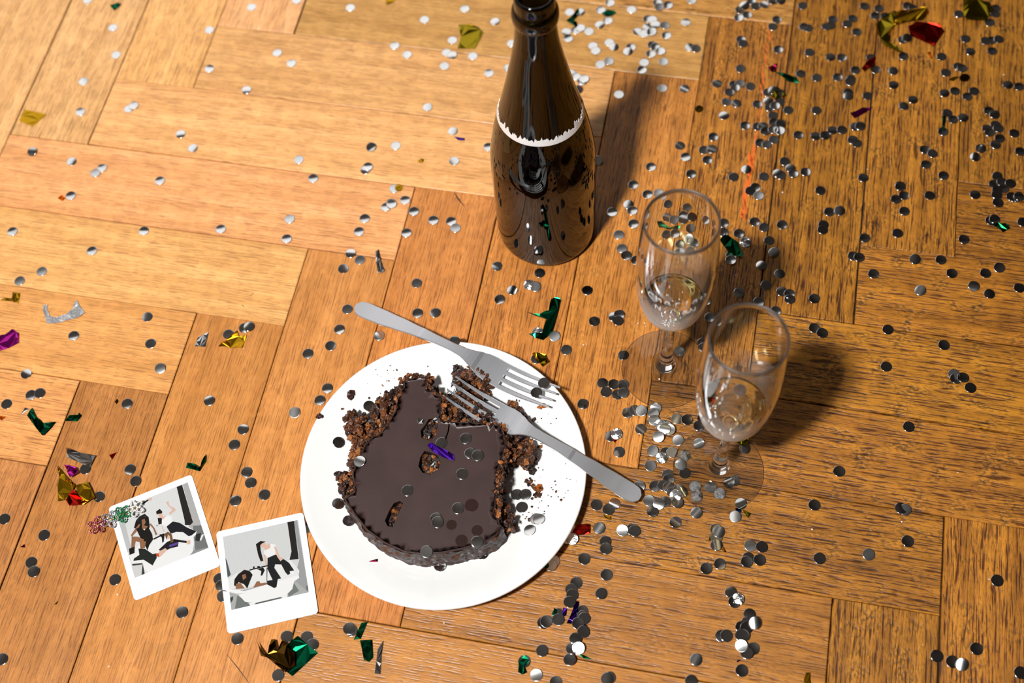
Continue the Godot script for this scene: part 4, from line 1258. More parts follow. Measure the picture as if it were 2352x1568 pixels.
	dot(164.9, -300.6, 0, 0, "silver foil dot, nearest below right of the gold sliver right of the plate")
	dot(51.8, -339, 1, 0, "silver foil dot, nearest below left of the yellow foil scrap below the fork handle")
	dot(28.6, -341.9, 1, 0, "silver foil dot, nearest left of the red foil strip beside the plate")
	dot(77.6, -334.8, 0, 1, "silver foil dot, nearest below the handle tip of the lower fork")
	dot(141.7, -313.5, 0, 3, "silver foil dot, nearest left of the gold sliver right of the plate")
	dot(173.1, -297.7, 0, 1, "silver foil dot, second nearest below right of the blue foil chip")
	dot(-201.1, -281.2, 0, 0, "silver foil dot, nearest above left of the big green foil piece at the bottom")
	dot(142.8, -319.8, 0, 2, "silver foil dot, nearest above left of the gold sliver right of the plate")
	dot(168.1, -310.3, 1, 0, "silver foil dot, nearest right of the gold sliver right of the plate")
	dot(113, -336.6, 0, 0, "silver foil dot, second nearest below right of the handle tip of the lower fork")
	dot(176.9, -308.1, 0, 1, "silver foil dot, nearest below right of the blue foil chip")
	dot(145.4, -324.2, 1, 1, "silver foil dot, nearest above the gold sliver right of the plate")
	dot(289.9, -208.3, 0, 0, "silver foil dot, nearest right of the gold foil tip at the bottom edge")
	dot(144.1, -326.7, 0, 0, "silver foil dot, second nearest above the gold sliver right of the plate")
	dot(61.5, -353.8, 0, 1, "silver foil dot, nearest above the yellow foil scrap below the fork handle")
	dot(96.2, -347.7, 0, 2, "silver foil dot, nearest below right of the handle tip of the lower fork")
	dot(300.1, -202.7, 0, 0, "silver foil dot, second nearest left of the lower right picture corner")
	dot(52.5, -359, 0, 0, "silver foil dot, nearest above left of the yellow foil scrap below the fork handle")
	dot(67, -358.3, 0, 0, "silver foil dot, nearest above right of the yellow foil scrap below the fork handle")
	dot(306.1, -199.5, 1, 1, "silver foil dot, nearest left of the lower right picture corner")
	dot(130.8, -342.3, 1, 0, "silver foil dot, nearest left of the blue foil chip")
	dot(219.7, -293.5, 0, 0, "silver foil dot, nearest above the gold foil tip at the bottom edge")
	dot(102.2, -353.2, 1, 1, "silver foil dot, second nearest right of the handle tip of the lower fork")
	dot(94.9, -357, 1, 2, "silver foil dot, nearest right of the handle tip of the lower fork")
	dot(107.7, -354.7, 0, 0, "silver foil dot, third nearest right of the handle tip of the lower fork")
	dot(116.9, -352.1, 0, 6, "silver foil dot, fourth nearest left of the blue foil chip")
	dot(-239.8, -284, 0, 0, "silver foil dot, nearest left of the big green foil piece at the bottom")
	dot(160.8, -335.3, 1, 0, "silver foil dot, nearest below left of the blue foil chip")
	dot(116.5, -358, 1, 5, "silver foil dot, sixth nearest right of the handle tip of the lower fork")
	dot(114.7, -361.6, 0, 4, "silver foil dot, fifth nearest right of the handle tip of the lower fork")
	dot(133.5, -355.9, 1, 1, "silver foil dot, second nearest left of the blue foil chip")
	dot(121.8, -360.3, 0, 7, "silver foil dot, third nearest left of the blue foil chip")
	dot(88.9, -370.3, 1, 0, "silver foil dot, nearest above the handle tip of the lower fork")
	dot(120.1, -362.7, 0, 6, "silver foil dot, fifth nearest below left of the foot of the near flute")
	dot(101.6, -369.1, 0, 0, "silver foil dot, nearest above right of the handle tip of the lower fork")
	dot(320.4, -210.1, 0, 0, "silver foil dot, nearest above left of the lower right picture corner")
	dot(112.3, -366.3, 0, 3, "silver foil dot, fourth nearest right of the handle tip of the lower fork")
	dot(167.3, -345.8, 0, 0, "silver foil dot, nearest above the blue foil chip")
	dot(108.5, -368.6, 0, 2, "silver foil dot, second nearest above right of the handle tip of the lower fork")
	dot(151.8, -355.5, 1, 1, "silver foil dot, nearest above left of the blue foil chip")
	dot(133.5, -364, 1, 0, "silver foil dot, second nearest below left of the foot of the near flute")
	dot(257.9, -291.9, 1, 0, "silver foil dot, nearest above right of the gold foil tip at the bottom edge")
	dot(113.4, -373.2, 0, 1, "silver foil dot, fourth nearest above right of the handle tip of the lower fork")
	dot(145.8, -362.5, 1, 0, "silver foil dot, nearest below left of the foot of the near flute")
	dot(113.5, -377.7, 0, 0, "silver foil dot, fifth nearest above right of the handle tip of the lower fork")
	dot(347.7, -189, 0, 0, "silver foil dot, nearest above the lower right picture corner")
	dot(127.3, -376.7, 0, 2, "silver foil dot, nearest left of the foot of the near flute")
	dot(160.7, -364.7, 0, 1, "silver foil dot, nearest below right of the foot of the near flute")
	dot(100.7, -387, 1, 0, "silver foil dot, third nearest above right of the handle tip of the lower fork")
	dot(165.1, -365.6, 0, 0, "silver foil dot, second nearest below right of the foot of the near flute")
	dot(125.1, -384.5, 1, 1, "silver foil dot, second nearest left of the foot of the near flute")
	dot(225, -337.4, 0, 0, "silver foil dot, nearest right of the blue foil chip")
	dot(-251.1, -319.3, 0, 2, "silver foil dot, nearest below left of the right instant photo")
	dot(110.6, -392.4, 1, 1, "silver foil dot, sixth nearest above right of the handle tip of the lower fork")
	dot(77.1, -402.4, 0, 0, "silver foil dot, nearest above right of the right edge of the plate")
	dot(-182.8, -368.7, 0, 0, "silver foil dot, nearest above right of the right instant photo")
	dot(129.8, -391.9, 1, 0, "silver foil dot, second nearest above left of the foot of the near flute")
	dot(114.8, -396.9, 0, 0, "silver foil dot, seventh nearest above right of the handle tip of the lower fork")
	dot(104.5, -399.8, 1, 0, "silver foil dot, third nearest above the handle tip of the lower fork")
	dot(-252.5, -328.4, 0, 1, "silver foil dot, nearest left of the right instant photo")
	dot(120, -396.6, 0, 1, "silver foil dot, third nearest left of the foot of the near flute")
	dot(290.5, -299, 0, 0, "silver foil dot, second nearest above right of the gold foil tip at the bottom edge")
	dot(-254.3, -334.3, 0, 0, "silver foil dot, nearest below right of the left instant photo")
	dot(-283.8, -310.4, 0, 0, "silver foil dot, nearest below the left instant photo")
	dot(72.2, -417.3, 0, 0, "silver foil dot, nearest above left of the handle tip of the lower fork")
	dot(110.8, -410.4, 1, 6, "silver foil dot, fourth nearest above the handle tip of the lower fork")
	dot(77.3, -418.2, 1, 1, "silver foil dot, third nearest above right of the right edge of the plate")
	dot(126.6, -406.5, 1, 0, "silver foil dot, fourth nearest above left of the foot of the near flute")
	dot(142.9, -401.2, 1, 0, "silver foil dot, nearest above left of the foot of the near flute")
	dot(179.2, -392.1, 0, 0, "silver foil dot, nearest above right of the foot of the near flute")
	dot(97.9, -420.6, 0, 0, "silver foil dot, fourth nearest above right of the right edge of the plate")
	dot(121, -415.7, 1, 6, "silver foil dot, sixth nearest above left of the foot of the near flute")
	dot(117.3, -416.9, 1, 5, "silver foil dot, seventh nearest below the foot of the far flute")
	dot(350.3, -259.8, 0, 0, "silver foil dot, second nearest above the lower right picture corner")
	dot(118.2, -420, 1, 4, "silver foil dot, sixth nearest below the foot of the far flute")
	dot(114.1, -421.3, 1, 3, "silver foil dot, fifth nearest below the foot of the far flute")
	dot(291.8, -326.2, 0, 1, "silver foil dot, third nearest right of the foot of the near flute")
	dot(294.9, -324.6, 1, 0, "silver foil dot, fourth nearest right of the foot of the near flute")
	dot(109.9, -426.5, 1, 2, "silver foil dot, fourth nearest below the foot of the far flute")
	dot(250.8, -363.3, 0, 0, "silver foil dot, second nearest right of the blue foil chip")
	dot(145.8, -417.2, 0, 1, "silver foil dot, third nearest above left of the foot of the near flute")
	dot(128.7, -425.8, 1, 0, "silver foil dot, third nearest below the foot of the far flute")
	dot(137, -423.8, 0, 1, "silver foil dot, nearest below right of the foot of the far flute")
	dot(89.2, -436.6, 0, 0, "silver foil dot, fifth nearest below left of the foot of the far flute")
	dot(110.2, -432.7, 1, 1, "silver foil dot, second nearest below the foot of the far flute")
	dot(100.7, -436.3, 1, 2, "silver foil dot, second nearest below left of the foot of the far flute")
	dot(95.2, -437.8, 0, 1, "silver foil dot, third nearest below left of the foot of the far flute")
	dot(150.2, -423.5, 0, 0, "silver foil dot, nearest above the foot of the near flute")
	dot(190.4, -408.4, 0, 0, "silver foil dot, second nearest above right of the foot of the near flute")
	dot(112.7, -437.2, 1, 0, "silver foil dot, nearest below the foot of the far flute")
	dot(53.2, -449.4, 0, 0, "silver foil dot, nearest below right of the olive foil at the plate's top right")
	dot(191, -412.9, 0, 1, "silver foil dot, nearest below the rim of the near flute")
	dot(-217.4, -401.5, 0, 0, "silver foil dot, nearest above the right instant photo")
	dot(83.1, -454.5, 0, 0, "silver foil dot, fourth nearest below left of the foot of the far flute")
	dot(88.2, -454.8, 0, 3, "silver foil dot, nearest below left of the foot of the far flute")
	dot(73.9, -457.9, 0, 1, "silver foil dot, second nearest below right of the olive foil at the plate's top right")
	dot(-241.3, -399.3, 0, 0, "silver foil dot, nearest below right of the green L-shaped foil curl")
	dot(89.3, -462.2, 0, 2, "silver foil dot, second nearest left of the foot of the far flute")
	dot(81.3, -464.2, 0, 1, "silver foil dot, third nearest left of the foot of the far flute")
	dot(72.3, -466.6, 0, 0, "silver foil dot, second nearest right of the olive foil at the plate's top right")
	dot(-228.5, -413.5, 0, 0, "silver foil dot, second nearest right of the green L-shaped foil curl")
	dot(-338.6, -343.8, 0, 0, "silver foil dot, nearest right of the brown sliver at lower left")
	dot(-231.8, -423.3, 0, 0, "silver foil dot, nearest right of the green L-shaped foil curl")
	dot(19.1, -497.1, 0, 0, "silver foil dot, nearest left of the olive foil at the plate's top right")
	dot(93.4, -490.4, 0, 0, "silver foil dot, nearest left of the foot of the far flute")
	dot(45.6, -502.2, 0, 0, "silver foil dot, nearest right of the olive foil at the plate's top right")
	dot(315.5, -394.8, 0, 0, "silver foil dot, nearest above right of the blue foil chip")
	dot(141.1, -486.7, 1, 0, "silver foil dot, nearest above right of the foot of the far flute")
	dot(-190.5, -472.7, 1, 0, "silver foil dot, nearest below right of the folded gold foil by the left planks")
	dot(-168.6, -481.7, 0, 0, "silver foil dot, second nearest below the handle tip of the upper fork")
	dot(-242.2, -449.7, 0, 0, "silver foil dot, nearest above right of the green L-shaped foil curl")
	dot(-425.2, -289.6, 0, 0, "silver foil dot, nearest above the lower left picture corner")
	dot(162, -488.5, 0, 1, "silver foil dot, second nearest above right of the foot of the far flute")
	dot(37.2, -516.3, 1, 0, "silver foil dot, nearest below right of the green foil curl above the plate")
	dot(-161.8, -492.2, 0, 0, "silver foil dot, nearest below the handle tip of the upper fork")
	dot(-234.7, -463, 0, 0, "silver foil dot, second nearest above right of the green L-shaped foil curl")
	dot(162.3, -493.7, 0, 0, "silver foil dot, nearest left of the rim of the near flute")
	dot(23, -521.9, 1, 0, "silver foil dot, nearest below left of the green foil curl above the plate")
	dot(73.3, -526.8, 0, 0, "silver foil dot, nearest right of the green foil curl above the plate")
	dot(93.6, -524.2, 0, 2, "silver foil dot, nearest above left of the foot of the far flute")
	dot(-324.9, -427, 0, 0, "silver foil dot, second nearest below right of the tiny red foil triangle")
	dot(90.5, -529, 0, 0, "silver foil dot, second nearest right of the green foil curl above the plate")
	dot(95.7, -530.3, 0, 1, "silver foil dot, second nearest above left of the foot of the far flute")
	dot(-405.2, -358.3, 0, 1, "silver foil dot, nearest above left of the brown sliver at lower left")
	dot(172.9, -517.3, 0, 0, "silver foil dot, nearest above left of the rim of the near flute")
	dot(-355, -416.9, 0, 0, "silver foil dot, nearest right of the yellow foil square in the left heap")
	dot(310.6, -451.2, 0, 0, "silver foil dot, third nearest left of the right picture edge")
	dot(-408, -366.7, 0, 0, "silver foil dot, nearest below right of the dark red chip at lower left")
	dot(-330.1, -438.2, 0, 0, "silver foil dot, nearest below right of the tiny red foil triangle")
	dot(-114.5, -537.4, 0, 0, "silver foil dot, nearest below right of the handle tip of the upper fork")
	dot(-157.6, -533.2, 0, 0, "silver foil dot, second nearest below left of the handle tip of the upper fork")
	dot(264.5, -489.3, 0, 1, "silver foil dot, second nearest right of the rim of the near flute")
	dot(-177.6, -528, 0, 0, "silver foil dot, nearest right of the folded gold foil by the left planks")
	dot(-399.1, -388.8, 0, 0, "silver foil dot, nearest above right of the dark red chip at lower left")
	dot(-64.1, -553.8, 0, 0, "silver foil dot, nearest above left of the top edge of the plate")
	dot(259.1, -495.3, 0, 0, "silver foil dot, nearest right of the rim of the near flute")
	dot(-6.4, -559.7, 0, 0, "silver foil dot, nearest above right of the top edge of the plate")
	dot(-263.8, -493.8, 0, 0, "silver foil dot, nearest below the grey foil parallelogram")
	dot(-79.7, -555.5, 0, 0, "silver foil dot, nearest right of the handle tip of the upper fork")
	dot(172, -534.2, 0, 0, "silver foil dot, nearest below left of the green flake by the far flute")
	dot(71.2, -558.4, 0, 0, "silver foil dot, nearest above right of the green foil curl above the plate")
	dot(374.3, -422.9, 0, 0, "silver foil dot, nearest below left of the right picture edge")
	dot(229.8, -516, 0, 0, "silver foil dot, nearest above right of the rim of the near flute")
	dot(364.3, -432.5, 0, 1, "silver foil dot, fourth nearest below left of the right picture edge")
	dot(5.5, -567.5, 0, 0, "silver foil dot, nearest above left of the green foil curl above the plate")
	dot(363.8, -436.4, 1, 0, "silver foil dot, third nearest below left of the right picture edge")
	dot(26.2, -567.6, 1, 1, "silver foil dot, nearest above the green foil curl above the plate")
	dot(-149.2, -548.4, 0, 0, "silver foil dot, nearest below left of the handle tip of the upper fork")
	dot(370.4, -432.5, 0, 2, "silver foil dot, second nearest below left of the right picture edge")
	dot(217.2, -526.9, 0, 0, "silver foil dot, nearest above the rim of the near flute")
	dot(20.7, -570.6, 1, 0, "silver foil dot, nearest below left of the bottle's base")
	dot(202.3, -538.4, 0, 0, "silver foil dot, second nearest above the rim of the near flute")
	dot(-368, -443.5, 0, 0, "silver foil dot, nearest below right of the crumpled grey foil at the left")
	dot(244, -525.6, 0, 2, "silver foil dot, second nearest above right of the rim of the near flute")
	dot(320.4, -485.6, 0, 0, "silver foil dot, second nearest left of the right picture edge")
	dot(31.7, -581.8, 0, 0, "silver foil dot, nearest below the bottle's base")
	dot(244.8, -531, 0, 1, "silver foil dot, fourth nearest above right of the rim of the near flute")
	dot(-141.5, -568, 0, 0, "silver foil dot, nearest left of the handle tip of the upper fork")
	dot(238.9, -534.5, 0, 0, "silver foil dot, third nearest above right of the rim of the near flute")
	dot(265.1, -523.7, 0, 0, "silver foil dot, sixth nearest above right of the rim of the near flute")
	dot(226.9, -542.7, 0, 0, "silver foil dot, second nearest below right of the green flake by the far flute")
	dot(363, -464.8, 0, 0, "silver foil dot, nearest left of the right picture edge")
	dot(-78.4, -586.4, 0, 0, "silver foil dot, nearest below right of the bent silver foil strip")
	dot(-5.5, -593.9, 0, 0, "silver foil dot, second nearest below left of the bottle's base")
	dot(-433.4, -407.1, 0, 0, "silver foil dot, nearest above left of the dark red chip at lower left")
	dot(118.4, -583.3, 0, 0, "silver foil dot, nearest above the foot of the far flute")
	dot(110.3, -589.1, 0, 1, "silver foil dot, second nearest above right of the green foil curl above the plate")
	dot(-335.1, -500.1, 0, 0, "silver foil dot, nearest above the tiny red foil triangle")
	dot(240.7, -552.3, 0, 0, "silver foil dot, third nearest below right of the green flake by the far flute")
	dot(201, -572, 0, 1, "silver foil dot, second nearest below the green flake by the far flute")
	dot(-228.9, -561.6, 0, 1, "silver foil dot, second nearest above right of the folded gold foil by the left planks")
	dot(226.6, -563, 0, 0, "silver foil dot, nearest below right of the green flake by the far flute")
	dot(107.5, -597.3, 0, 0, "silver foil dot, second nearest right of the bottle's base")
	dot(-233.3, -561.1, 0, 0, "silver foil dot, nearest above right of the folded gold foil by the left planks")
	dot(158.6, -586.7, 0, 1, "silver foil dot, second nearest above the foot of the far flute")
	dot(-247.6, -556.8, 0, 0, "silver foil dot, nearest above left of the folded gold foil by the left planks")
	dot(167.8, -586.2, 0, 2, "silver foil dot, second nearest left of the green flake by the far flute")
	dot(202.2, -576.6, 0, 0, "silver foil dot, nearest below the green flake by the far flute")
	dot(-307, -530.3, 1, 0, "silver foil dot, nearest below left of the grey foil parallelogram")
	dot(160.1, -596, 0, 0, "silver foil dot, fourth nearest left of the green flake by the far flute")
	dot(174, -594.8, 0, 1, "silver foil dot, nearest left of the green flake by the far flute")
	dot(106.9, -612.1, 0, 0, "silver foil dot, nearest right of the bottle's base")
	dot(239.7, -573.8, 1, 0, "silver foil dot, third nearest right of the green flake by the far flute")
	dot(169.4, -599.4, 1, 0, "silver foil dot, third nearest left of the green flake by the far flute")
	dot(148, -608, 0, 0, "silver foil dot, seventh nearest left of the green flake by the far flute")
	dot(217, -587.9, 1, 0, "silver foil dot, nearest right of the green flake by the far flute")
	dot(-143.3, -610.2, 0, 0, "silver foil dot, nearest above the handle tip of the upper fork")
	dot(156.7, -607.6, 0, 1, "silver foil dot, sixth nearest left of the green flake by the far flute")
	dot(321.1, -541.2, 0, 0, "silver foil dot, seventh nearest left of the green foil bow at the right")
	dot(356.4, -518.9, 1, 0, "silver foil dot, fourth nearest below left of the green foil bow at the right")
	dot(-128, -617.6, 0, 0, "silver foil dot, nearest left of the bent silver foil strip")
	dot(121.6, -621.7, 0, 0, "silver foil dot, fourth nearest right of the bottle's base")
	dot(238.4, -587.4, 0, 0, "silver foil dot, second nearest right of the green flake by the far flute")
	dot(199.5, -601.8, 0, 0, "silver foil dot, nearest above left of the green flake by the far flute")
	dot(172.7, -610.9, 0, 0, "silver foil dot, third nearest above left of the green flake by the far flute")
	dot(213.3, -598.5, 0, 0, "silver foil dot, nearest above right of the green flake by the far flute")
	dot(-316.4, -556.5, 0, 0, "silver foil dot, nearest left of the grey foil parallelogram")
	dot(-136, -625.8, 0, 0, "silver foil dot, second nearest left of the bent silver foil strip")
	dot(308, -561.6, 0, 0, "silver foil dot, eighth nearest right of the green flake by the far flute")
	dot(-39.1, -639.4, 0, 1, "silver foil dot, nearest left of the bottle's base")
	dot(-132.3, -406.4, 1, 0, "silver foil dot half over the cake's left edge, above its broken corner", 0.0335, 0.0001, 0.1201)
	dot(-65.9, -414.4, 0, 0, "silver foil dot touching the purple foil on the cake", 0.0335, 0.0101, 0.0101)
	dot(-46.1, -415.7, 0, 0, "silver foil dot on the frosting's upper right, farthest up", 0.0335, 0.0001, 0.0001)
	dot(-43.7, -402.4, 0, 0, "left dot of the overlapping pair on the cake's upper right", 0.0335, 0.0001, 0.0001)
	dot(-37.9, -399.6, 0, 0, "right dot of the overlapping pair on the cake's upper right", 0.0339, 0.0001, 0.0301)
	dot(-51.8, -385.7, 0, 0, "silver foil dot on the frosting below the overlapping upper pair", 0.0335, 0.0001, 0.0001)
	dot(-95.9, -377.1, 0, 0, "silver foil dot alone on the frosting's left half, above the slot", 0.0335, 0.0001, 0.0001)
	dot(-57.3, -357.3, 0, 0, "silver foil dot left of the biggest damp mark on the frosting", 0.0335, 0.0001, 0.0001)
	dot(-75, -350.8, 0, 0, "lower dot of the stacked pair in the frosting's middle", 0.0335, 0.0001, 0.0001)
	dot(-74.1, -347.6, 0, 0, "top dot of the stacked pair in the frosting's middle", 0.0340, 0.0201, 0.0101)
	dot(-84.4, -324.8, 0, 0, "silver foil dot at the frosting's front edge, left one", 0.0335, 0.1201, 0.0001)
	dot(-44.8, -327.8, 0, 0, "black-looking foil dot at the frosting's front edge, right one", 0.0335, 0.1001, -0.0499)
	dot(22.1, -461.1, 0, 0, "silver foil dot on the upper fork's tines, nearer the rim", 0.0245, 0.1001, 0.0501)
	dot(15.1, -453.7, 0, 0, "dark foil dot on the upper fork's tines, nearer the cake", 0.0235, 0.0501, 0.0201)
	dot(-152.4, -435.2, 0, 0, "dark foil dot on the plate left of the cake's crumbs", 0.0109, 0.119, -0.275)
	dot(-125.6, -465.5, 0, 0, "brown-reflecting foil dot on the plate above the left crumbs", 0.0098, 0.210, -0.181)
	dot(-155.1, -381.6, 0, 0, "foil dot on the plate at the cake's lower left corner", 0.0099, -0.053, -0.274)
	dot(-147.3, -366.4, 0, 0, "foil dot on the plate against the cake's lower left side", 0.0091, -0.097, -0.240)
	dot(-42.9, -326.5, 0, 0, "foil dot on the plate against the cake's front right side", 0.0069, -0.179, 0.062)
	dot(-77, -320.5, 0, 0, "foil dot on the plate right in front of the cake", 0.0074, -0.207, -0.024)
	dot(-10.6, -373.7, 0, 0, "left dot of the touching pair on the plate right of cake", 0.0052, -0.013, 0.029)
	dot(-3.6, -372.6, 0, 0, "right dot of the touching pair on the plate right of cake", 0.0058, -0.047, 0.116)
	dot(-7.6, -362.1, 0, 0, "dark foil dot on the plate below the touching pair", 0.0059, -0.071, 0.118)
	dot(2.5, -349.8, 0, 0, "left dot of the overlapping pair on the plate's lower right", 0.0090, -0.147, 0.212)
	dot(4.8, -348.5, 1, 0, "right dot of the overlapping pair on the plate's lower right", 0.0102, -0.156, 0.226)
	dot(-3.4, -340.8, 0, 0, "lowest dark foil dot on the plate's lower right", 0.0092, -0.176, 0.197)
	dot(-0.8, -411.9, 1, 0, "half-bright foil dot just below the lower fork's handle", 0.0057, 0.023, 0.413)
	dot(-7, -418.7, 1, 0, "bright bent foil dot between cake and lower fork", 0.0053, 0.367, 0.352)
	dot(-4.5, -424.9, 1, 0, "small bright foil dot under the lower fork's neck", 0.0057, 0.396, 0.410)
	dot(-54.5, -469.8, 1, 0, "shiny bent foil dot below the lower fork's tine tips", 0.0062, 0.506, 0.029)
	dot(-48.6, -513.1, 0, 0, "foil dot at the plate's top rim beside the upper fork", 0.0187, 0.090, 0.015)
	# the dots farther away lie as one scatter
	var b := SurfaceTool.new()
	b.begin(Mesh.PRIMITIVE_TRIANGLES)
	var far := [
		["row 0", [-394.8, -971.1, 0, 0, -366.7, -929.8, 0, 0, -361.9, -893.1, 0, 0, -224.4, -935.6, 0, 0, -267.6, -911.4, 0, 0, -267.1, -860.9, 0, 0, -393.4, -863.7, 0, 0, -394.2, -825.5, 0, 0, -346.2, -822.3, 0, 0, -341.4, -825, 0, 1, -230.1, -828.6, 0, 0, -294.3, -783.9, 0, 0]],
		["row 1", [-282.3, -765.1, 0, 0, -438.2, -783, 1, 0, -399.2, -766.2, 0, 0, -369.4, -754, 0, 0, -375.3, -749, 0, 1, -177.9, -937.4, 0, 0, -123.5, -919.2, 0, 0, -49.7, -891.8, 0, 0, -8.2, -899.6, 0, 0, 20.4, -878.5, 0, 0, -23.9, -861, 0, 0, -81.6, -862.5, 0, 0]],
		["row 2", [-199, -870.9, 0, 0, -185.1, -855.4, 0, 0, -69.9, -849.2, 0, 0, -30.9, -845.9, 0, 0, -25.7, -841.6, 0, 1, -5.6, -837.8, 0, 0, -34.4, -829.4, 0, 0, 8.1, -814, 0, 0, 34, -847.9, 0, 0, 27.6, -817.7, 0, 0, -54.6, -781.1, 0, 0, -32.7, -749.1, 0, 0]],
		["row 3", [-111.2, -741, 1, 0, -87.9, -740, 0, 0, -180.7, -736.9, 0, 0, -34.1, -714.3, 0, 0, -117.9, -716, 0, 0, -115.7, -718.9, 0, 1, -0.8, -725.7, 0, 0, -313, -731.3, 0, 0, -397.6, -726.1, 0, 0, -450.3, -693.1, 0, 0, -326.5, -676.4, 0, 0, -254.8, -668.5, 0, 0]],
		["row 4", [-374.1, -661.1, 0, 0, -419.3, -645.3, 0, 0, -439.1, -637.9, 0, 0, -320.3, -584, 0, 0, -385.6, -573.5, 0, 0, -167.6, -713.2, 0, 0, -92.1, -691, 0, 0, -96.1, -675.3, 0, 0, -101, -671, 0, 1, -95.7, -673.4, 0, 2, -83.1, -676.6, 0, 0, -75.7, -663.1, 0, 0]],
		["row 5", [-121.4, -661.5, 0, 0, -127.4, -648.1, 0, 0, -190.9, -670.7, 0, 0, -193.9, -649.4, 0, 0, -58.6, -650.9, 0, 0, -42.5, -647.4, 0, 0, -84.1, -640.7, 0, 0, -425.5, -540.7, 0, 0, -419.7, -519.4, 0, 0, -412, -520, 0, 1, -440.6, -513.5, 0, 0, 387.9, -532.7, 0, 0]],
		["row 6", [416.4, -528.8, 0, 0, 429.4, -532.4, 1, 0, 402.6, -517.2, 1, 0, 414.1, -508.3, 0, 0, 440.8, -510.7, 0, 0, 237.4, -645.5, 0, 0, 231.9, -642, 0, 1, 238.3, -635.6, 0, 2, 294.6, -633.8, 0, 0, 297.4, -609.9, 0, 0, 306.1, -609, 1, 1, 289.4, -597.3, 0, 0]],
		["row 7", [287.5, -592, 0, 1, 229.5, -608.8, 0, 0, 236.7, -601.9, 0, 0, 253, -602.2, 0, 0, 201.8, -611.3, 0, 0, 322.1, -578.5, 0, 0, 312.7, -559.3, 0, 1, 366.5, -629.1, 0, 0, 366.1, -627.7, 0, 1, 367.3, -618.2, 0, 0, 359, -614.7, 0, 1, 389.9, -615, 0, 0]],
		["row 8", [363.4, -601.4, 0, 0, 351.9, -579.5, 0, 0, 359.9, -550.4, 1, 0, 382.2, -547.3, 0, 0, 429.7, -610.1, 0, 0, 407.5, -565.2, 0, 0, 454.6, -626.7, 1, 0, 449.3, -618.8, 0, 0, 456.8, -619.9, 0, 1, 463.7, -617.1, 0, 2, 455.7, -612.1, 0, 3, 449.5, -610.9, 0, 4]],
		["row 9", [447.5, -606.1, 0, 5, 446, -597.5, 0, 6, 463.4, -601.8, 0, 0, 460.9, -603.5, 0, 1, 467, -602, 0, 2, 435.7, -581, 0, 0, 439.5, -581.9, 0, 1, 462.8, -575.8, 0, 0, 432.6, -726.1, 0, 0, 442.8, -727, 0, 0, 452.4, -718.9, 0, 0, 460.3, -724.4, 0, 0]],
		["row 10", [401.8, -722.9, 0, 0, 391.6, -716.6, 0, 0, 429.3, -703, 0, 0, 432.2, -694.5, 0, 1, 441.5, -695, 0, 2, 419.9, -682.6, 0, 0, 398.1, -665.1, 0, 0, 403.8, -659.4, 0, 1, 395, -648.5, 0, 0, 407.5, -634.3, 0, 0, 467.4, -700, 0, 0, 471.1, -694.5, 1, 1]],
		["row 11", [469.1, -683.4, 0, 0, 460.3, -680.1, 0, 0, 461.1, -675.4, 0, 1, 470.2, -678.7, 0, 1, 468.6, -667.6, 0, 0, 462.5, -661, 0, 1, 483.1, -671.5, 0, 0, 482.4, -650.7, 0, 0, 448.2, -658.6, 1, 0, 440.8, -650.1, 1, 0, 384, -842.4, 0, 0, 397.1, -837.2, 0, 0]],
		["row 12", [391.3, -828.7, 0, 0, 400.7, -826.8, 0, 0, 425.2, -836.4, 0, 0, 429.6, -832.1, 0, 1, 471.4, -819, 0, 0, 508.1, -820.5, 0, 0, 505.4, -813.3, 0, 1, 497.3, -803.9, 0, 0, 410.2, -795.3, 0, 0, 414.5, -796.4, 1, 1, 469.6, -787.6, 0, 0, 493.1, -781.8, 0, 0]],
		["row 13", [487.1, -781.9, 0, 1, 500.2, -782, 0, 1, 469.6, -771.6, 0, 0, 490.1, -768.9, 0, 0, 441.4, -769.4, 0, 0, 453.6, -755.6, 0, 0, 456.3, -752.3, 0, 1, 440.2, -750, 0, 0, 391.9, -759, 0, 0, 388.2, -742.7, 0, 0, 361.3, -733.4, 0, 0, 493, -727.1, 0, 0]],
		["row 14", [502.8, -723.5, 0, 0, 375.2, -778.1, 0, 0, 376.1, -763.5, 0, 0, 405.9, -775.2, 0, 0, 276.3, -866.3, 0, 0, 278.6, -858.7, 0, 1, 287.2, -858.7, 0, 2, 297, -863.1, 0, 0, 304.6, -861.9, 0, 1, 262.8, -856.6, 0, 0, 267.6, -860, 1, 1, 268.5, -849, 0, 0]],
		["row 15", [259.8, -846.3, 0, 1, 296.1, -838.5, 0, 0, 290.4, -830.5, 0, 0, 324.6, -852.5, 0, 0, 349.8, -830.7, 0, 0, 345.7, -822.9, 0, 1, 341.4, -821.8, 0, 2, 369, -828.6, 0, 0, 362.2, -822.6, 0, 1, 369.1, -811.4, 0, 0, 323.9, -823.6, 0, 0, 319.8, -825.1, 0, 1]],
		["row 16", [256.7, -818.9, 0, 0, 257.7, -813.5, 0, 1, 289.9, -801.2, 0, 0, 318.8, -793.4, 0, 0, 337.2, -784.6, 0, 0, 347.8, -782.6, 0, 0, 249.7, -783.6, 0, 0, 304.9, -768.6, 0, 0, 319, -761.8, 0, 0, 357.1, -765.4, 0, 0, 338.5, -759.3, 0, 0, 350.6, -755.8, 0, 0]],
		["row 17", [348.7, -751.9, 1, 1, 224, -768.4, 0, 0, 239.6, -764.9, 0, 0, 245.6, -765.2, 0, 1, 240.1, -760.6, 0, 2, 255, -760.9, 0, 0, 233.5, -755.3, 0, 3, 229.2, -746, 0, 0, 238.1, -742.6, 0, 0, 257.3, -738.5, 0, 0, 269.6, -751.2, 0, 0, 275, -752, 1, 1]],
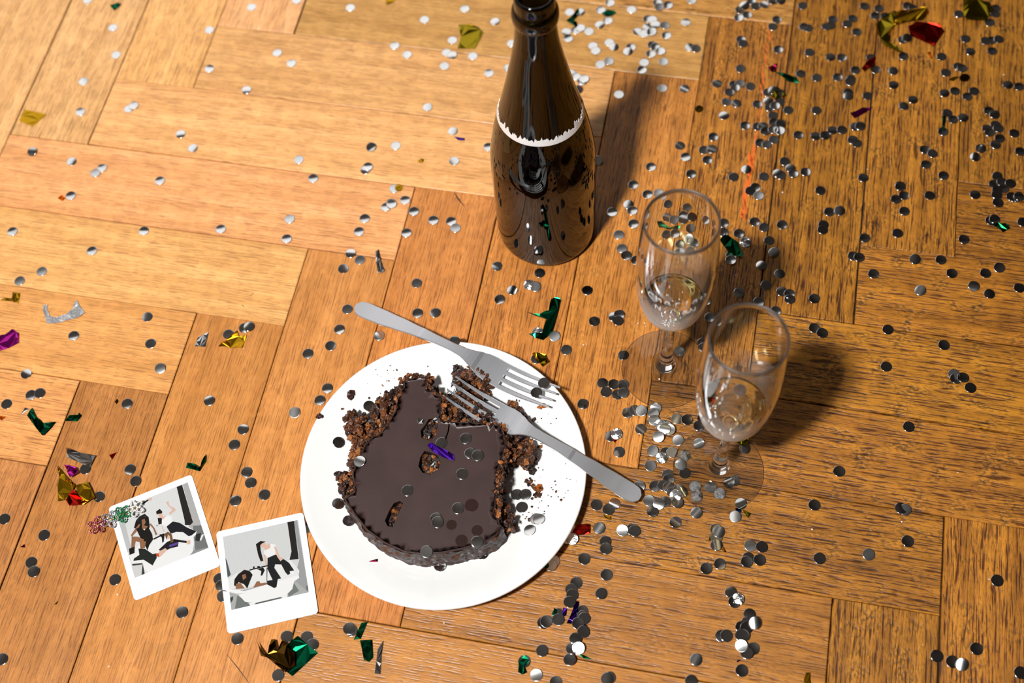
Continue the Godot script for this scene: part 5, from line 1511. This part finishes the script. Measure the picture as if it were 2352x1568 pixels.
		["row 18", [280.4, -747.9, 0, 2, 267.9, -741.1, 0, 0, 278.6, -738.7, 0, 0, 344.1, -740.1, 0, 0, 343, -735.3, 0, 1, 267.7, -733, 0, 1, 273.1, -733.8, 0, 2, 269.2, -723.5, 0, 0, 284.6, -727.8, 0, 0, 310.5, -723.6, 0, 0, 223.8, -730.2, 0, 0, 241.2, -715.7, 0, 0]],
		["row 19", [252.3, -712.9, 0, 0, 257.1, -712.2, 0, 1, 268.1, -715.2, 0, 1, 274, -712.4, 0, 2, 258.3, -705.9, 0, 2, 265.7, -706.4, 0, 3, 271.4, -704, 0, 4, 264.3, -696, 0, 0, 251.1, -694.1, 0, 0, 256.9, -691, 0, 1, 287.8, -697.8, 0, 0, 303.3, -694.4, 0, 0]],
		["row 20", [311.9, -693.6, 0, 1, 320.1, -698.8, 0, 0, 328.7, -697.6, 0, 1, 341.5, -699.9, 0, 0, 346.2, -699.2, 1, 1, 338.9, -681, 0, 0, 335.8, -684.8, 1, 1, 269.3, -670.2, 0, 0, 272.7, -661.6, 0, 1, 274.1, -655.1, 0, 2, 260.5, -657.8, 0, 0, 262.7, -655.3, 0, 1]],
		["row 21", [285.7, -656, 0, 0, 247.2, -656.1, 0, 0, 232.9, -666.2, 0, 0, 219.7, -659.6, 0, 0, 335.9, -642.3, 0, 0, 209.5, -707.1, 0, 0, 198.2, -693.6, 0, 0, 205.8, -693.3, 0, 1, 199.5, -681.8, 0, 0, 177.3, -701.5, 0, 0, 180.2, -688, 0, 0, 146.7, -681.6, 0, 0]],
		["row 22", [182.1, -668.4, 0, 0, 127.7, -664, 0, 0, 139, -651.6, 0, 0, 149.3, -651.6, 0, 0, 98.7, -694.9, 1, 0, 120.2, -643, 0, 0, 122.6, -635.7, 0, 1, 104.4, -637, 0, 0, 153.7, -641.1, 0, 0, 173, -634.3, 0, 0, 151.3, -626, 0, 0, 157.7, -621.9, 0, 1]],
		["row 23", [167.7, -625.3, 0, 0, 166.9, -620.6, 0, 2, 175.9, -621.7, 0, 3, 190.7, -617.2, 0, 0, 95.7, -879.4, 0, 0, 106, -877.8, 0, 0, 126.8, -877.1, 0, 0, 137.2, -885.3, 0, 0, 157.2, -873.3, 0, 0, 184, -878, 0, 0, 184.6, -872.1, 0, 1, 193.6, -872.6, 0, 2]],
		["row 24", [218, -876.2, 0, 0, 123.1, -858.6, 0, 0, 131.8, -862.6, 0, 0, 89.3, -854.6, 0, 0, 99, -855, 0, 0, 103.7, -857.2, 0, 1, 111.5, -851.7, 0, 0, 90, -845.4, 0, 1, 129.4, -834.6, 0, 0, 132.9, -827.9, 0, 1, 113, -832.8, 0, 0, 114.7, -825.9, 0, 1]],
		["row 25", [149.4, -825.4, 0, 0, 145.7, -820.3, 0, 1, 171.3, -858.5, 0, 0, 175.5, -856.9, 0, 1, 169, -848.2, 0, 0, 177.3, -849.8, 0, 2, 186.6, -847.9, 0, 0, 158.7, -844, 0, 0, 164.8, -840.2, 0, 1, 172.3, -841, 1, 2, 186, -835, 0, 0, 207.4, -848.6, 0, 0]],
		["row 26", [170.5, -825, 0, 0, 172.9, -821.8, 0, 1, 167.4, -814.2, 0, 0, 177.1, -815.5, 0, 2, 206.1, -816.8, 0, 0, 211.5, -814.1, 0, 1, 117.1, -808.7, 0, 0, 125.8, -811.1, 0, 1, 159.4, -804.6, 0, 0, 155.8, -795.9, 0, 0, 178, -803.2, 0, 0, 87.8, -801.9, 0, 0]],
		["row 27", [91.5, -796.7, 0, 1, 96.4, -789.5, 0, 2, 98.9, -791.9, 0, 3, 171.8, -771, 0, 0, 192.3, -767.1, 0, 0, 129.6, -769.6, 0, 0, 91.2, -780.3, 1, 0]]
	]
	for row in far:
		for i in row[1].size() / 4:
			var pose := dot_pose(row[1][4 * i + 2], row[1][4 * i + 3], 0.0)
			b.append_from(dot_mesh(pose[0]), 0, Transform3D(pose[1], Vector3(row[1][4 * i] * 0.001, pose[2], row[1][4 * i + 1] * 0.001)))
	var o := single("confetti_scatter", b.commit(), M["silver foil"], "hundreds of silver foil dots scattered over the floor beyond the flutes and bottle", "confetti")
	o.set_meta("kind", "stuff")


func build_scraps():
	scrap("foil_scrap", "green foil", "small green foil scrap near the top left picture corner", [-370.9, -959.8, -363.4, -962.8, -358.8, -959.7, -366.1, -951.9], 1.5, 0)
	scrap("foil_scrap", "gold foil", "flat gold foil trapezoid on the boards at the left", [-449.9, -836.5, -427.2, -827.2, -440.4, -814.1, -454.4, -823.1], 0.4, 0)
	scrap("foil_scrap", "gold foil", "gold foil scrap cut by the top picture edge, left half", [-87.4, -926.5, -77.2, -924.9, -78.9, -919.9, -86.6, -916.9], 0.8, 0)
	scrap("foil_scrap", "olive foil", "large olive foil piece left of the bottle's neck", [-16.4, -879.4, -4.6, -878.2, 3.3, -873.6, 7.3, -865, -2.7, -846.2, -19.8, -848.8, -15.1, -863.9], 1.5, 0)
	scrap("foil_scrap", "violet foil", "small purple foil sliver left of the bottle", [-32, -742.5, -21.9, -739, -22.5, -736.5, -28.6, -737.9], 0.4, 0)
	scrap("foil_scrap", "gold foil", "tiny gold and red foil chip left of the bottle", [-68.6, -718.2, -65.1, -721.7, -62.3, -720.3, -63.4, -716.9, -66.3, -716.4], 0.8, 0)
	scrap("foil_scrap", "orange foil", "tiny orange foil chip beside a dot at the left", [-409.8, -725.2, -406.3, -728.2, -402.3, -724.1, -405.4, -721.1], 0.3, 0)
	scrap("foil_scrap", "gold foil", "hook-shaped gold foil scrap at the left picture edge", [-455.6, -618.9, -450.6, -621.4, -444.5, -619.7, -444.3, -626.1, -437.4, -624.2, -438.1, -613.8, -445.5, -617.1], 1, 0)
	scrap("foil_scrap", "swirl foil", "silver foil crescent printed with white swirls, at the left", [-415.7, -605.3, -414, -609.2, -410.8, -608.3, -411.7, -604.4, -408, -596.2, -403.6, -594.7, -393.5, -596.9, -387.9, -601.1, -387.2, -608.7, -384.4, -609.3, -382.6, -604.5, -376.6, -595.6, -381.1, -592.1, -393.1, -589.7, -401.2, -588.1, -410.3, -588.9], 1.2, 0)
	scrap("foil_scrap", "magenta foil", "magenta foil piece at the left picture edge", [-453.9, -582.2, -447.8, -583.2, -441.1, -587.2, -435.2, -582.4, -434.4, -572.6, -443.4, -568.5, -452.5, -566.2], 1.5, 0)
	scrap("foil_scrap", "silver foil", "silver-grey foil parallelogram on the left boards", [-277.4, -548.7, -274.4, -557, -264.8, -561.4, -267.7, -546.5], 0.4, 0)
	scrap("foil_scrap", "gold foil", "folded gold foil piece under two dots, left of the plate", [-256.2, -545, -249.3, -550.6, -239.6, -559, -237.7, -552.1, -231.1, -552.6, -235.4, -540.9, -245.4, -542.7], 3, 0)
	scrap("foil_scrap", "green foil", "shiny green star-shaped foil scrap at the left", [-421.4, -499.6, -417.4, -506.5, -412.9, -496.4, -406.8, -490.7, -395.6, -490.5, -399.7, -484.4, -405.9, -477.9, -412.1, -486], 3, 0)
	scrap("foil_scrap", "dark green foil", "dark green arrow-shaped foil scrap at the left", [-388, -490.3, -384.6, -495.7, -377, -494.7, -376.4, -496.7, -373.6, -493.4, -377.4, -488.6], 0.6, 0)
	scrap("foil_scrap", "brown foil", "tiny gold-brown foil diamond beside a dot, left boards", [-345.8, -503.1, -344, -505.8, -342.4, -503.5, -344.2, -500.8], 0.3, 0)
	scrap("foil_scrap", "grey foil", "tiny grey foil splinter above the green star scrap", [-427.2, -501.2, -423.9, -507.8, -420.4, -505.7], 0.5, 0)
	scrap("foil_scrap", "orange foil", "tiny gold foil triangle at the left picture edge", [-446.6, -502.8, -440, -501.2, -443.9, -497.9], 0.4, 0)
	scrap("foil_scrap", "grey foil", "crumpled grey foil piece above the left gold heap", [-385.3, -464.3, -373.1, -458.8, -359.1, -453.4, -363.8, -443.7, -372.5, -448.7, -383.2, -454.9], 3.5, 0)
	scrap("foil_scrap", "gold foil", "gold foil butterfly shape in the left heap", [-392.1, -449.2, -384.9, -440.4, -375, -428.6, -377.3, -423, -378.1, -418.1, -383.4, -416.8, -388.9, -416.3, -390.2, -431.3, -388.4, -436.9], 3, 0)
	scrap("foil_scrap", "magenta foil", "pink-white foil piece on the left gold heap", [-384.2, -447.4, -374.8, -444.3, -372, -438.8, -379.1, -435.7, -381.2, -439.9], 4, 3)
	scrap("foil_scrap", "gold foil", "yellow foil square in the left heap", [-374.3, -428.1, -364.2, -430.3, -357.6, -415.9, -367.4, -410.2], 1.2, 2.5)
	scrap("foil_scrap", "red foil", "crumpled red foil piece at the bottom of the left heap", [-380.4, -414.5, -375.9, -424.4, -367, -414.8, -363.1, -411.2, -377.6, -409.9], 4, 3)
	scrap("foil_scrap", "burgundy foil", "dark red foil sliver across the gold butterfly", [-386.5, -436.7, -380.9, -435.2, -374.7, -429.7, -377.7, -430.9], 2, 0)
	scrap("foil_scrap", "red foil", "tiny red foil triangle right of the left gold heap", [-348.4, -453.7, -341.8, -455.6, -345.6, -449.3], 0.4, 0)
	scrap("foil_scrap", "green foil", "green L-shaped foil curl above the left photo", [-282.3, -432.6, -281.2, -437.6, -274.6, -435.6, -270.9, -432.7, -268.8, -436.8, -265.5, -443.9, -265.8, -437.2, -271.2, -428.8], 3.5, 0)
	scrap("foil_scrap", "burgundy foil", "dark red foil chip on the lower left boards", [-418, -380.5, -414.6, -382.7, -414, -379.6], 1.2, 0)
	scrap("foil_scrap", "brown foil", "brown foil sliver on the lower left boards", [-387, -328.7, -385.3, -330.2, -383.7, -331.5, -384.6, -329.4], 0.4, 0)
	scrap("foil_scrap", "silver foil", "bent silver foil strip across a joint above the fork", [-113.3, -622.5, -110.3, -625.8, -109.3, -615, -106.1, -602, -112.5, -600.6, -113.1, -611.8], 2.5, 0)
	scrap("foil_scrap", "green foil", "forked green foil curl above the plate", [15.3, -542.4, 27, -540, 34.9, -542.4, 38.4, -552.6, 44.2, -555.3, 46.8, -551.4, 39.3, -530.4, 35.4, -520.1, 25.8, -512.8, 14.9, -520.7, 26.6, -520.4, 32, -533.6, 22.9, -537.9], 4.5, 0)
	scrap("foil_scrap", "olive foil", "olive foil scrap at the plate's top right edge", [15.9, -502.5, 22.6, -501.6, 27.7, -499.7, 29.7, -491.8, 23.7, -488.4, 21.4, -490.8], 3, 0)
	scrap("foil_scrap", "brown foil", "gold-brown foil piece with three prongs at the bottom", [-223.6, -279.2, -218.6, -269, -215.5, -268, -212.3, -279.6, -209.3, -278.5, -207.7, -268.8, -204.1, -278.6, -201.5, -276.6, -199.2, -270.5, -194.2, -267.2, -194.4, -257.1, -201.3, -251.8, -207.9, -258, -215.3, -264.9, -220.6, -267.2], 3.5, 2.5)
	scrap("foil_scrap", "green foil", "big green foil piece behind the pronged gold one", [-200.8, -274.8, -192.5, -280.7, -177.3, -265.2, -197.3, -249.7, -202.9, -254.7], 1.5, 0)
	scrap("foil_scrap", "dark green foil", "short dark green foil strip leaning by a dot, bottom", [-148.8, -272.1, -142.4, -285.1, -137.3, -285.2, -143.7, -272.2], 1.5, 0)
	scrap("foil_scrap", "dark green foil", "nearly black green foil tab at the bottom edge", [-144.1, -271.5, -134.6, -270.7, -134.6, -256.8, -137.8, -253.8, -141.8, -256], 1, 0)
	scrap("foil_scrap", "grey foil", "pointed silver-green foil strip at the bottom edge", [-133.9, -244.3, -130.6, -263.1, -125.9, -269, -127.7, -259.4, -129.6, -243.5], 1, 0)
	scrap("foil_scrap", "green foil", "green foil crescent beside dots at the bottom", [-24.8, -232.3, -23.3, -240.4, -18.4, -244.9, -15.5, -241.2, -20, -236.7, -18.2, -231.5, -21.7, -230.2], 4, 0)
	scrap("foil_scrap", "violet foil", "dark violet foil piece among dots below the plate", [16.4, -265.5, 21, -272.6, 25.7, -282.4, 28.3, -281.4, 26.6, -273.6, 28, -266.6, 32.5, -261.6, 23.4, -264.4], 1.5, 0)
	scrap("foil_scrap", "violet foil", "small violet foil tab left of the larger violet piece", [15.3, -278.5, 18.2, -277.1, 17.2, -272.3, 14, -270.6], 1, 0)
	scrap("foil_scrap", "green foil", "thin green foil splinter below the violet pieces", [22.4, -241.1, 26.3, -240, 32.7, -235.5, 25.9, -237.3], 0.8, 0)
	scrap("foil_scrap", "green foil", "green foil tip under dots left of the violet tab", [6.2, -273.7, 8.5, -278.9, 10.6, -276.6, 8.7, -272.3], 1, 0)
	scrap("foil_scrap", "red foil", "bright red foil strip beside the plate's lower right edge", [29, -336.4, 34.6, -344.2, 45.4, -343.3, 43.9, -335.3, 35.1, -335], 2.5, 0)
	scrap("foil_scrap", "gold foil", "yellow foil scrap below the lower fork's handle", [56.6, -350.8, 62.5, -347.8, 62, -344.2, 57.8, -346.9], 1.5, 0)
	scrap("foil_scrap", "green foil", "green foil flake under a dot at the plate's edge", [4.3, -319.8, 7.8, -316.5, 8.6, -312.1, 5.3, -310.7, 3.9, -313.4], 3, 0)
	scrap("foil_scrap", "gold foil", "gold foil sliver right of the plate, under dots", [141.8, -314.6, 145.3, -314.5, 148.8, -307.2, 147.1, -307.1], 1.5, 0)
	scrap("foil_scrap", "olive foil", "dull yellow foil edge under dots right of plate", [136.4, -318.9, 139, -324, 140.2, -322.8, 137.9, -318], 0.8, 0)
	scrap("foil_scrap", "blue foil", "small blue foil chip at the near flute's foot", [162, -342.6, 166.9, -340.8, 166, -338, 162.1, -339.6], 2, 0)
	scrap("foil_scrap", "lime foil", "yellow-green foil splinter beside the blue chip", [167.3, -340.8, 173.8, -336.3, 170.7, -333], 1.2, 0)
	scrap("foil_scrap", "gold foil", "gold foil tip at the bottom picture edge", [186.1, -198.9, 190.1, -207.2, 193.4, -206.8, 192.2, -198.2], 1.5, 0)
	scrap("foil_scrap", "violet foil", "tiny navy foil sliver at the bottom right", [140.4, -221.6, 143, -222.9, 143.9, -222.5, 141.6, -220.8], 0.5, 0)
	scrap("foil_scrap", "lime foil", "curled lime foil ribbon behind the near flute's stem", [157.5, -411.8, 167.6, -411.7, 178.6, -408.4, 185.2, -401.2, 180.8, -393.2, 173.8, -398, 168.2, -401, 161.7, -405], 4.5, 0)
	scrap("foil_scrap", "red foil", "big red foil piece at the upper right", [419.3, -811.5, 428.4, -814, 448.4, -808.7, 451.2, -798.3, 437.3, -782.3, 430.5, -788.8, 418.3, -799.4], 2.5, 0)
	scrap("foil_scrap", "gold foil", "gold foil curl above the big red piece", [409.4, -828.8, 423.9, -830, 439.2, -831, 443.2, -824.7, 435.3, -815.8, 420.3, -815.8, 406.9, -813.4], 5, 0)
	scrap("foil_scrap", "olive foil", "long olive foil ribbon winding down from the gold curl", [411.2, -830.8, 408.8, -815.9, 400.8, -806, 398.2, -795.3, 405.3, -777.8, 401.1, -777.9, 390.4, -789.4, 386.6, -805.4, 388.6, -817.4, 401.8, -827.7], 5, 0)
	scrap("foil_scrap", "olive foil", "crumpled gold-black foil rectangle in the upper right corner", [478.8, -834, 503.8, -827.8, 503.7, -815.4, 493.3, -805.8, 475.3, -808.5, 475.8, -819.7], 5, 0)
	scrap("foil_scrap", "red foil", "dark red twisted foil scrap left of the olive ribbon", [362.7, -765.3, 369.3, -771.9, 379.7, -780.1, 376.9, -768.6, 364.8, -761.8], 4, 0)
	scrap("foil_scrap", "burgundy foil", "maroon foil tab touching the green strip, upper right", [275.5, -781.1, 285.4, -784, 282.3, -774.7, 278.1, -774.8], 1.2, 0)
	scrap("foil_scrap", "green foil", "long green foil strip ending at the maroon tab", [280.9, -774.4, 289.3, -772, 300.2, -764, 301.4, -757.4, 291.2, -761], 2, 0)
	scrap("foil_scrap", "magenta foil", "narrow purple foil strip beside a joint, upper right", [340.2, -715, 352.8, -719.3, 363.1, -719.3, 355.8, -714.7, 342.9, -708.9], 2, 0)
	scrap("foil_scrap", "dark green foil", "narrow upright green foil strip at the right", [423.1, -699.7, 427.3, -700.1, 423, -688.5, 419, -681], 1.5, 0)
	scrap("foil_scrap", "dark green foil", "dark green foil bow at the right under grey dots", [434.6, -577.6, 440.2, -576.8, 447.1, -576.3, 450, -570.3, 442, -566.8, 437, -572.2], 4, 0)
	scrap("foil_scrap", "orange foil", "small orange foil sliver below the big red piece", [429.5, -776.9, 432.8, -776.4, 432, -768.4, 430.4, -768.6], 0.5, 0)
	scrap("foil_scrap", "green foil", "bent green foil scrap just right of the bottle's mouth", [90.7, -868.7, 99.4, -875.4, 105.2, -880.3, 105.2, -873.4, 98.4, -867.6, 101.8, -860.2, 98.9, -858.4, 92.4, -865], 4, 0)
	scrap("foil_scrap", "green foil", "oval green foil scrap beside a pale dot, top edge", [127, -872.3, 133.2, -876.5, 139.5, -874.4, 141.7, -871.2, 136.3, -867.4, 129.1, -868.6], 1, 0)
	scrap("foil_scrap", "dark green foil", "green foil flake beside the far flute's bowl", [194.7, -593.8, 202.2, -600.2, 210.7, -588.8, 212, -573, 201, -578.7], 2, 0)
	scrap("foil_scrap", "green foil", "shiny green foil strip seen through the far flute", [139.5, -622.1, 144.2, -621.5, 152.2, -614.7, 162.8, -614.2, 161.7, -612, 150, -613.1, 141.8, -616.2], 3, 0)
	scrap("foil_scrap", "olive foil", "olive foil corner under a pale dot, upper right", [271.4, -746, 279.8, -756.3, 286.9, -744.2, 274.9, -742.3], 1.5, 0)
	scrap("foil_scrap", "gold foil", "gold foil dot half under a silver one, left of bottle", [-91.6, -692.5, -89.8, -695.2, -87, -695.3, -84.6, -693, -84.5, -689.5, -86.2, -687.3, -89.1, -687.2, -91.4, -689], 0.2, 0)
	scrap("foil_scrap", "brown foil", "brown foil dot alone right of the bottle's shoulder", [198.2, -742.1, 200.4, -744.9, 203.4, -745.5, 206, -743.6, 206.3, -740.4, 204.1, -737.6, 200.7, -737, 198.5, -738.9], 0.2, 0)
	scrap("foil_scrap", "brown foil", "gold-brown foil dot under a grey one, upper right", [451.1, -742.5, 454, -745.8, 457.9, -746.2, 461, -743.7, 460.8, -740, 457.8, -736.7, 453.7, -736.8, 450.9, -738.8], 0.2, 0)
	scrap("foil_scrap", "gold foil", "gold foil splinter left of the gold-brown dot", [440.2, -740.9, 445.1, -743.4, 451.2, -743, 444.6, -738.7], 0.8, 0)
	scrap("foil_scrap", "red foil", "tiny red foil tip under the dots near fork", [73, -414.4, 77.6, -413.8, 74.7, -411], 0.5, 0)
	scrap("foil_scrap", "burgundy foil", "dark red foil triangle between right photo and plate", [-183.3, -379.8, -178.7, -368.7, -183.9, -370.8], 1.2, 0)
	scrap("foil_scrap", "purple foil", "glossy purple foil strip lying on the cake's frosting", [-77.7, -413.2, -74.4, -415.1, -66, -409.4, -56.3, -402.5, -57.1, -397.3, -64.9, -400.9, -73.2, -407.3], 1.6, 33.6)
	scrap("foil_scrap", "silver foil", "broken piece of pale foil dot left of the cake's upper hole", [-83.9, -436, -83, -438.3, -80.8, -438.8, -78.8, -437.7, -78.2, -435.3, -79.4, -433.1, -81.6, -432.6, -83.3, -433.6], 0.9, 33.3)
	scrap("foil_scrap", "silver foil", "white foil shard at the top of the cake's upper hole", [-72.4, -432.6, -71.4, -435.6, -69.2, -437.3, -67.8, -435.9, -67.4, -432.4, -69.8, -433.5], 0.9, 33.3)
	scrap("foil_scrap", "silver foil", "white square foil shard in the cake's upper hole", [-78.9, -421, -77.9, -424.4, -75.4, -425.6, -73.4, -423, -74.6, -420.9, -76.2, -418.8], 0.9, 33.3)
	scrap("foil_scrap", "silver foil", "bright foil bit inside the middle hole of the cake", [-76.4, -397.1, -72.6, -400.8, -70.9, -400.2, -73.8, -394.5], 0.9, 29.5)
	scrap("foil_scrap", "burgundy foil", "burgundy foil shard on the plate in front of the cake", [-135.1, -330, -125.6, -331.7, -125.8, -329.2], 0.4, 10.78)


# fine white dust, bits of fibre on the boards
func build_dust():
	rng.seed = 31
	var b := MB.new()
	for q in [[-309.7, -575], [-287.1, -915.1], [-301.5, -879.6], [115.9, -519.3], [110.3, -520], [116.2, -516.2], [289.9, -315.3], [344.2, -350.6], [344.5, -261.5], [-336.1, -331.1], [-233.9, -540.7], [202.6, -556.2], [260.4, -636.7], [236.6, -842.3], [238.9, -830.7], [492.7, -739.4], [63.5, -505.6], [341.6, -650.9], [60.8, -505.1], [-78, -277.4], [-220.7, -333.4], [218.9, -317.8], [281.9, -217.9], [-340.4, -274.1], [-326.5, -353.5], [214.7, -708.7]]:
		var s := rng.randf_range(0.0003, 0.0007)
		lump(b, Vector3(q[0] * 0.001, s * 0.4, q[1] * 0.001), Vector3(s, s * 0.5, s), rng.randi() % 9999, 0.5, Color(1, 1, 1))
	single("dust_specks", b.mesh(false), M["dust"], "tiny pale dust specks lying on the parquet boards", "dust").set_meta("kind", "stuff")


# ---------- camera, light, order of building ----------
const WIN := Rect2(-2.4, 0.75, 2.95, 1.70)     # the bright window in the far wall: x, y, width, height
const WIN_GLOW := 0.10
const WIN_LIGHT := 0.36
const LAMP := Vector3(-0.62, 2.0, 0.24)
const LAMP_AIM := Vector3(-0.25, 0.0, -1.6)
const LAMP_SIZE := 0.17
const LAMP_ENERGY := 8.2


func _ready():
	var cam := Camera3D.new()
	cam.name = "camera"
	cam.transform = Transform3D(Basis(Vector3(0.99319, -0.05471, 0.10289), Vector3(0.11653, 0.46630, -0.87692), Vector3(-0.00000, 0.88293, 0.46950)), Vector3(0, 0.97153, 0))
	var lens := CameraAttributesPhysical.new()
	lens.frustum_focal_length = 24.0 * 2916.93 / 1568.0
	lens.frustum_focus_distance = 1.035
	lens.exposure_aperture = 4.0
	lens.frustum_near = 0.05
	lens.frustum_far = 20.0
	cam.attributes = lens
	cam.fov = rad_to_deg(2.0 * atan(784.0 / 2916.93))
	add_child(cam)
	cam.current = true

	var e := Environment.new()
	e.background_mode = Environment.BG_COLOR
	e.background_color = Color(0.02, 0.02, 0.02)
	e.tonemap_mode = Environment.TONE_MAPPER_LINEAR
	e.tonemap_exposure = 1.0
	e.sdfgi_enabled = true
	e.ssao_enabled = true
	e.ssil_enabled = true
	var we := WorldEnvironment.new()
	we.name = "environment"
	we.environment = e
	add_child(we)

	# the lamp to the left of the camera: a small square softbox, its glowing face and a light just before it
	var key := AreaLight3D.new()
	key.name = "softbox_light"
	key.area_size = Vector2(LAMP_SIZE, LAMP_SIZE)
	key.light_energy = LAMP_ENERGY
	key.light_color = lin(1.0, 0.985, 0.96)
	key.area_range = 8.0
	key.area_attenuation = 2.0
	key.shadow_enabled = true
	add_child(key)
	key.look_at_from_position(LAMP, LAMP_AIM, Vector3.UP)
	# daylight through the window behind
	var day := AreaLight3D.new()
	day.name = "window_light"
	day.area_size = WIN.size
	day.light_energy = WIN_LIGHT
	day.light_color = lin(0.96, 0.97, 1.0)
	day.area_range = 10.0
	day.area_attenuation = 2.0
	day.shadow_enabled = true
	add_child(day)
	day.look_at_from_position(Vector3(WIN.get_center().x, WIN.get_center().y, -2.29), Vector3(WIN.get_center().x, WIN.get_center().y, 0), Vector3.UP)

	materials()
	build_room()
	var box_face := thing("softbox_lamp", "small square softbox lamp hung above and to the left, out of the picture", "lamp", LAMP)
	box_face.basis = key.basis
	var housing := MB.new()
	lathe(housing, [Vector2(0.0, 0.10), Vector2(0.03, 0.10), Vector2(LAMP_SIZE * 0.72, 0.006), Vector2(LAMP_SIZE * 0.70, 0.004), Vector2(0.025, 0.09), Vector2(0.0, 0.09)], 4)
	var hs := part("housing", housing.mesh(false), M["dark paint"], box_face)
	hs.basis = Basis(Vector3.UP, PI / 4).rotated(Vector3.RIGHT, PI / 2)
	var face := part("lamp_face", box(Vector3(LAMP_SIZE, LAMP_SIZE, 0.002)), mat("lamp face", Color.WHITE, 0.6, 0.0, {"emission_enabled": true, "emission": Color.WHITE, "emission_energy_multiplier": 2.0}), box_face)
	face.position = Vector3(0, 0, 0.004)
	build_bottle()
	build_plate()
	build_cake()
	build_crumbs()
	build_forks()
	build_glasses()
	build_photos()
	build_scraps()
	build_confetti()
	build_dust()
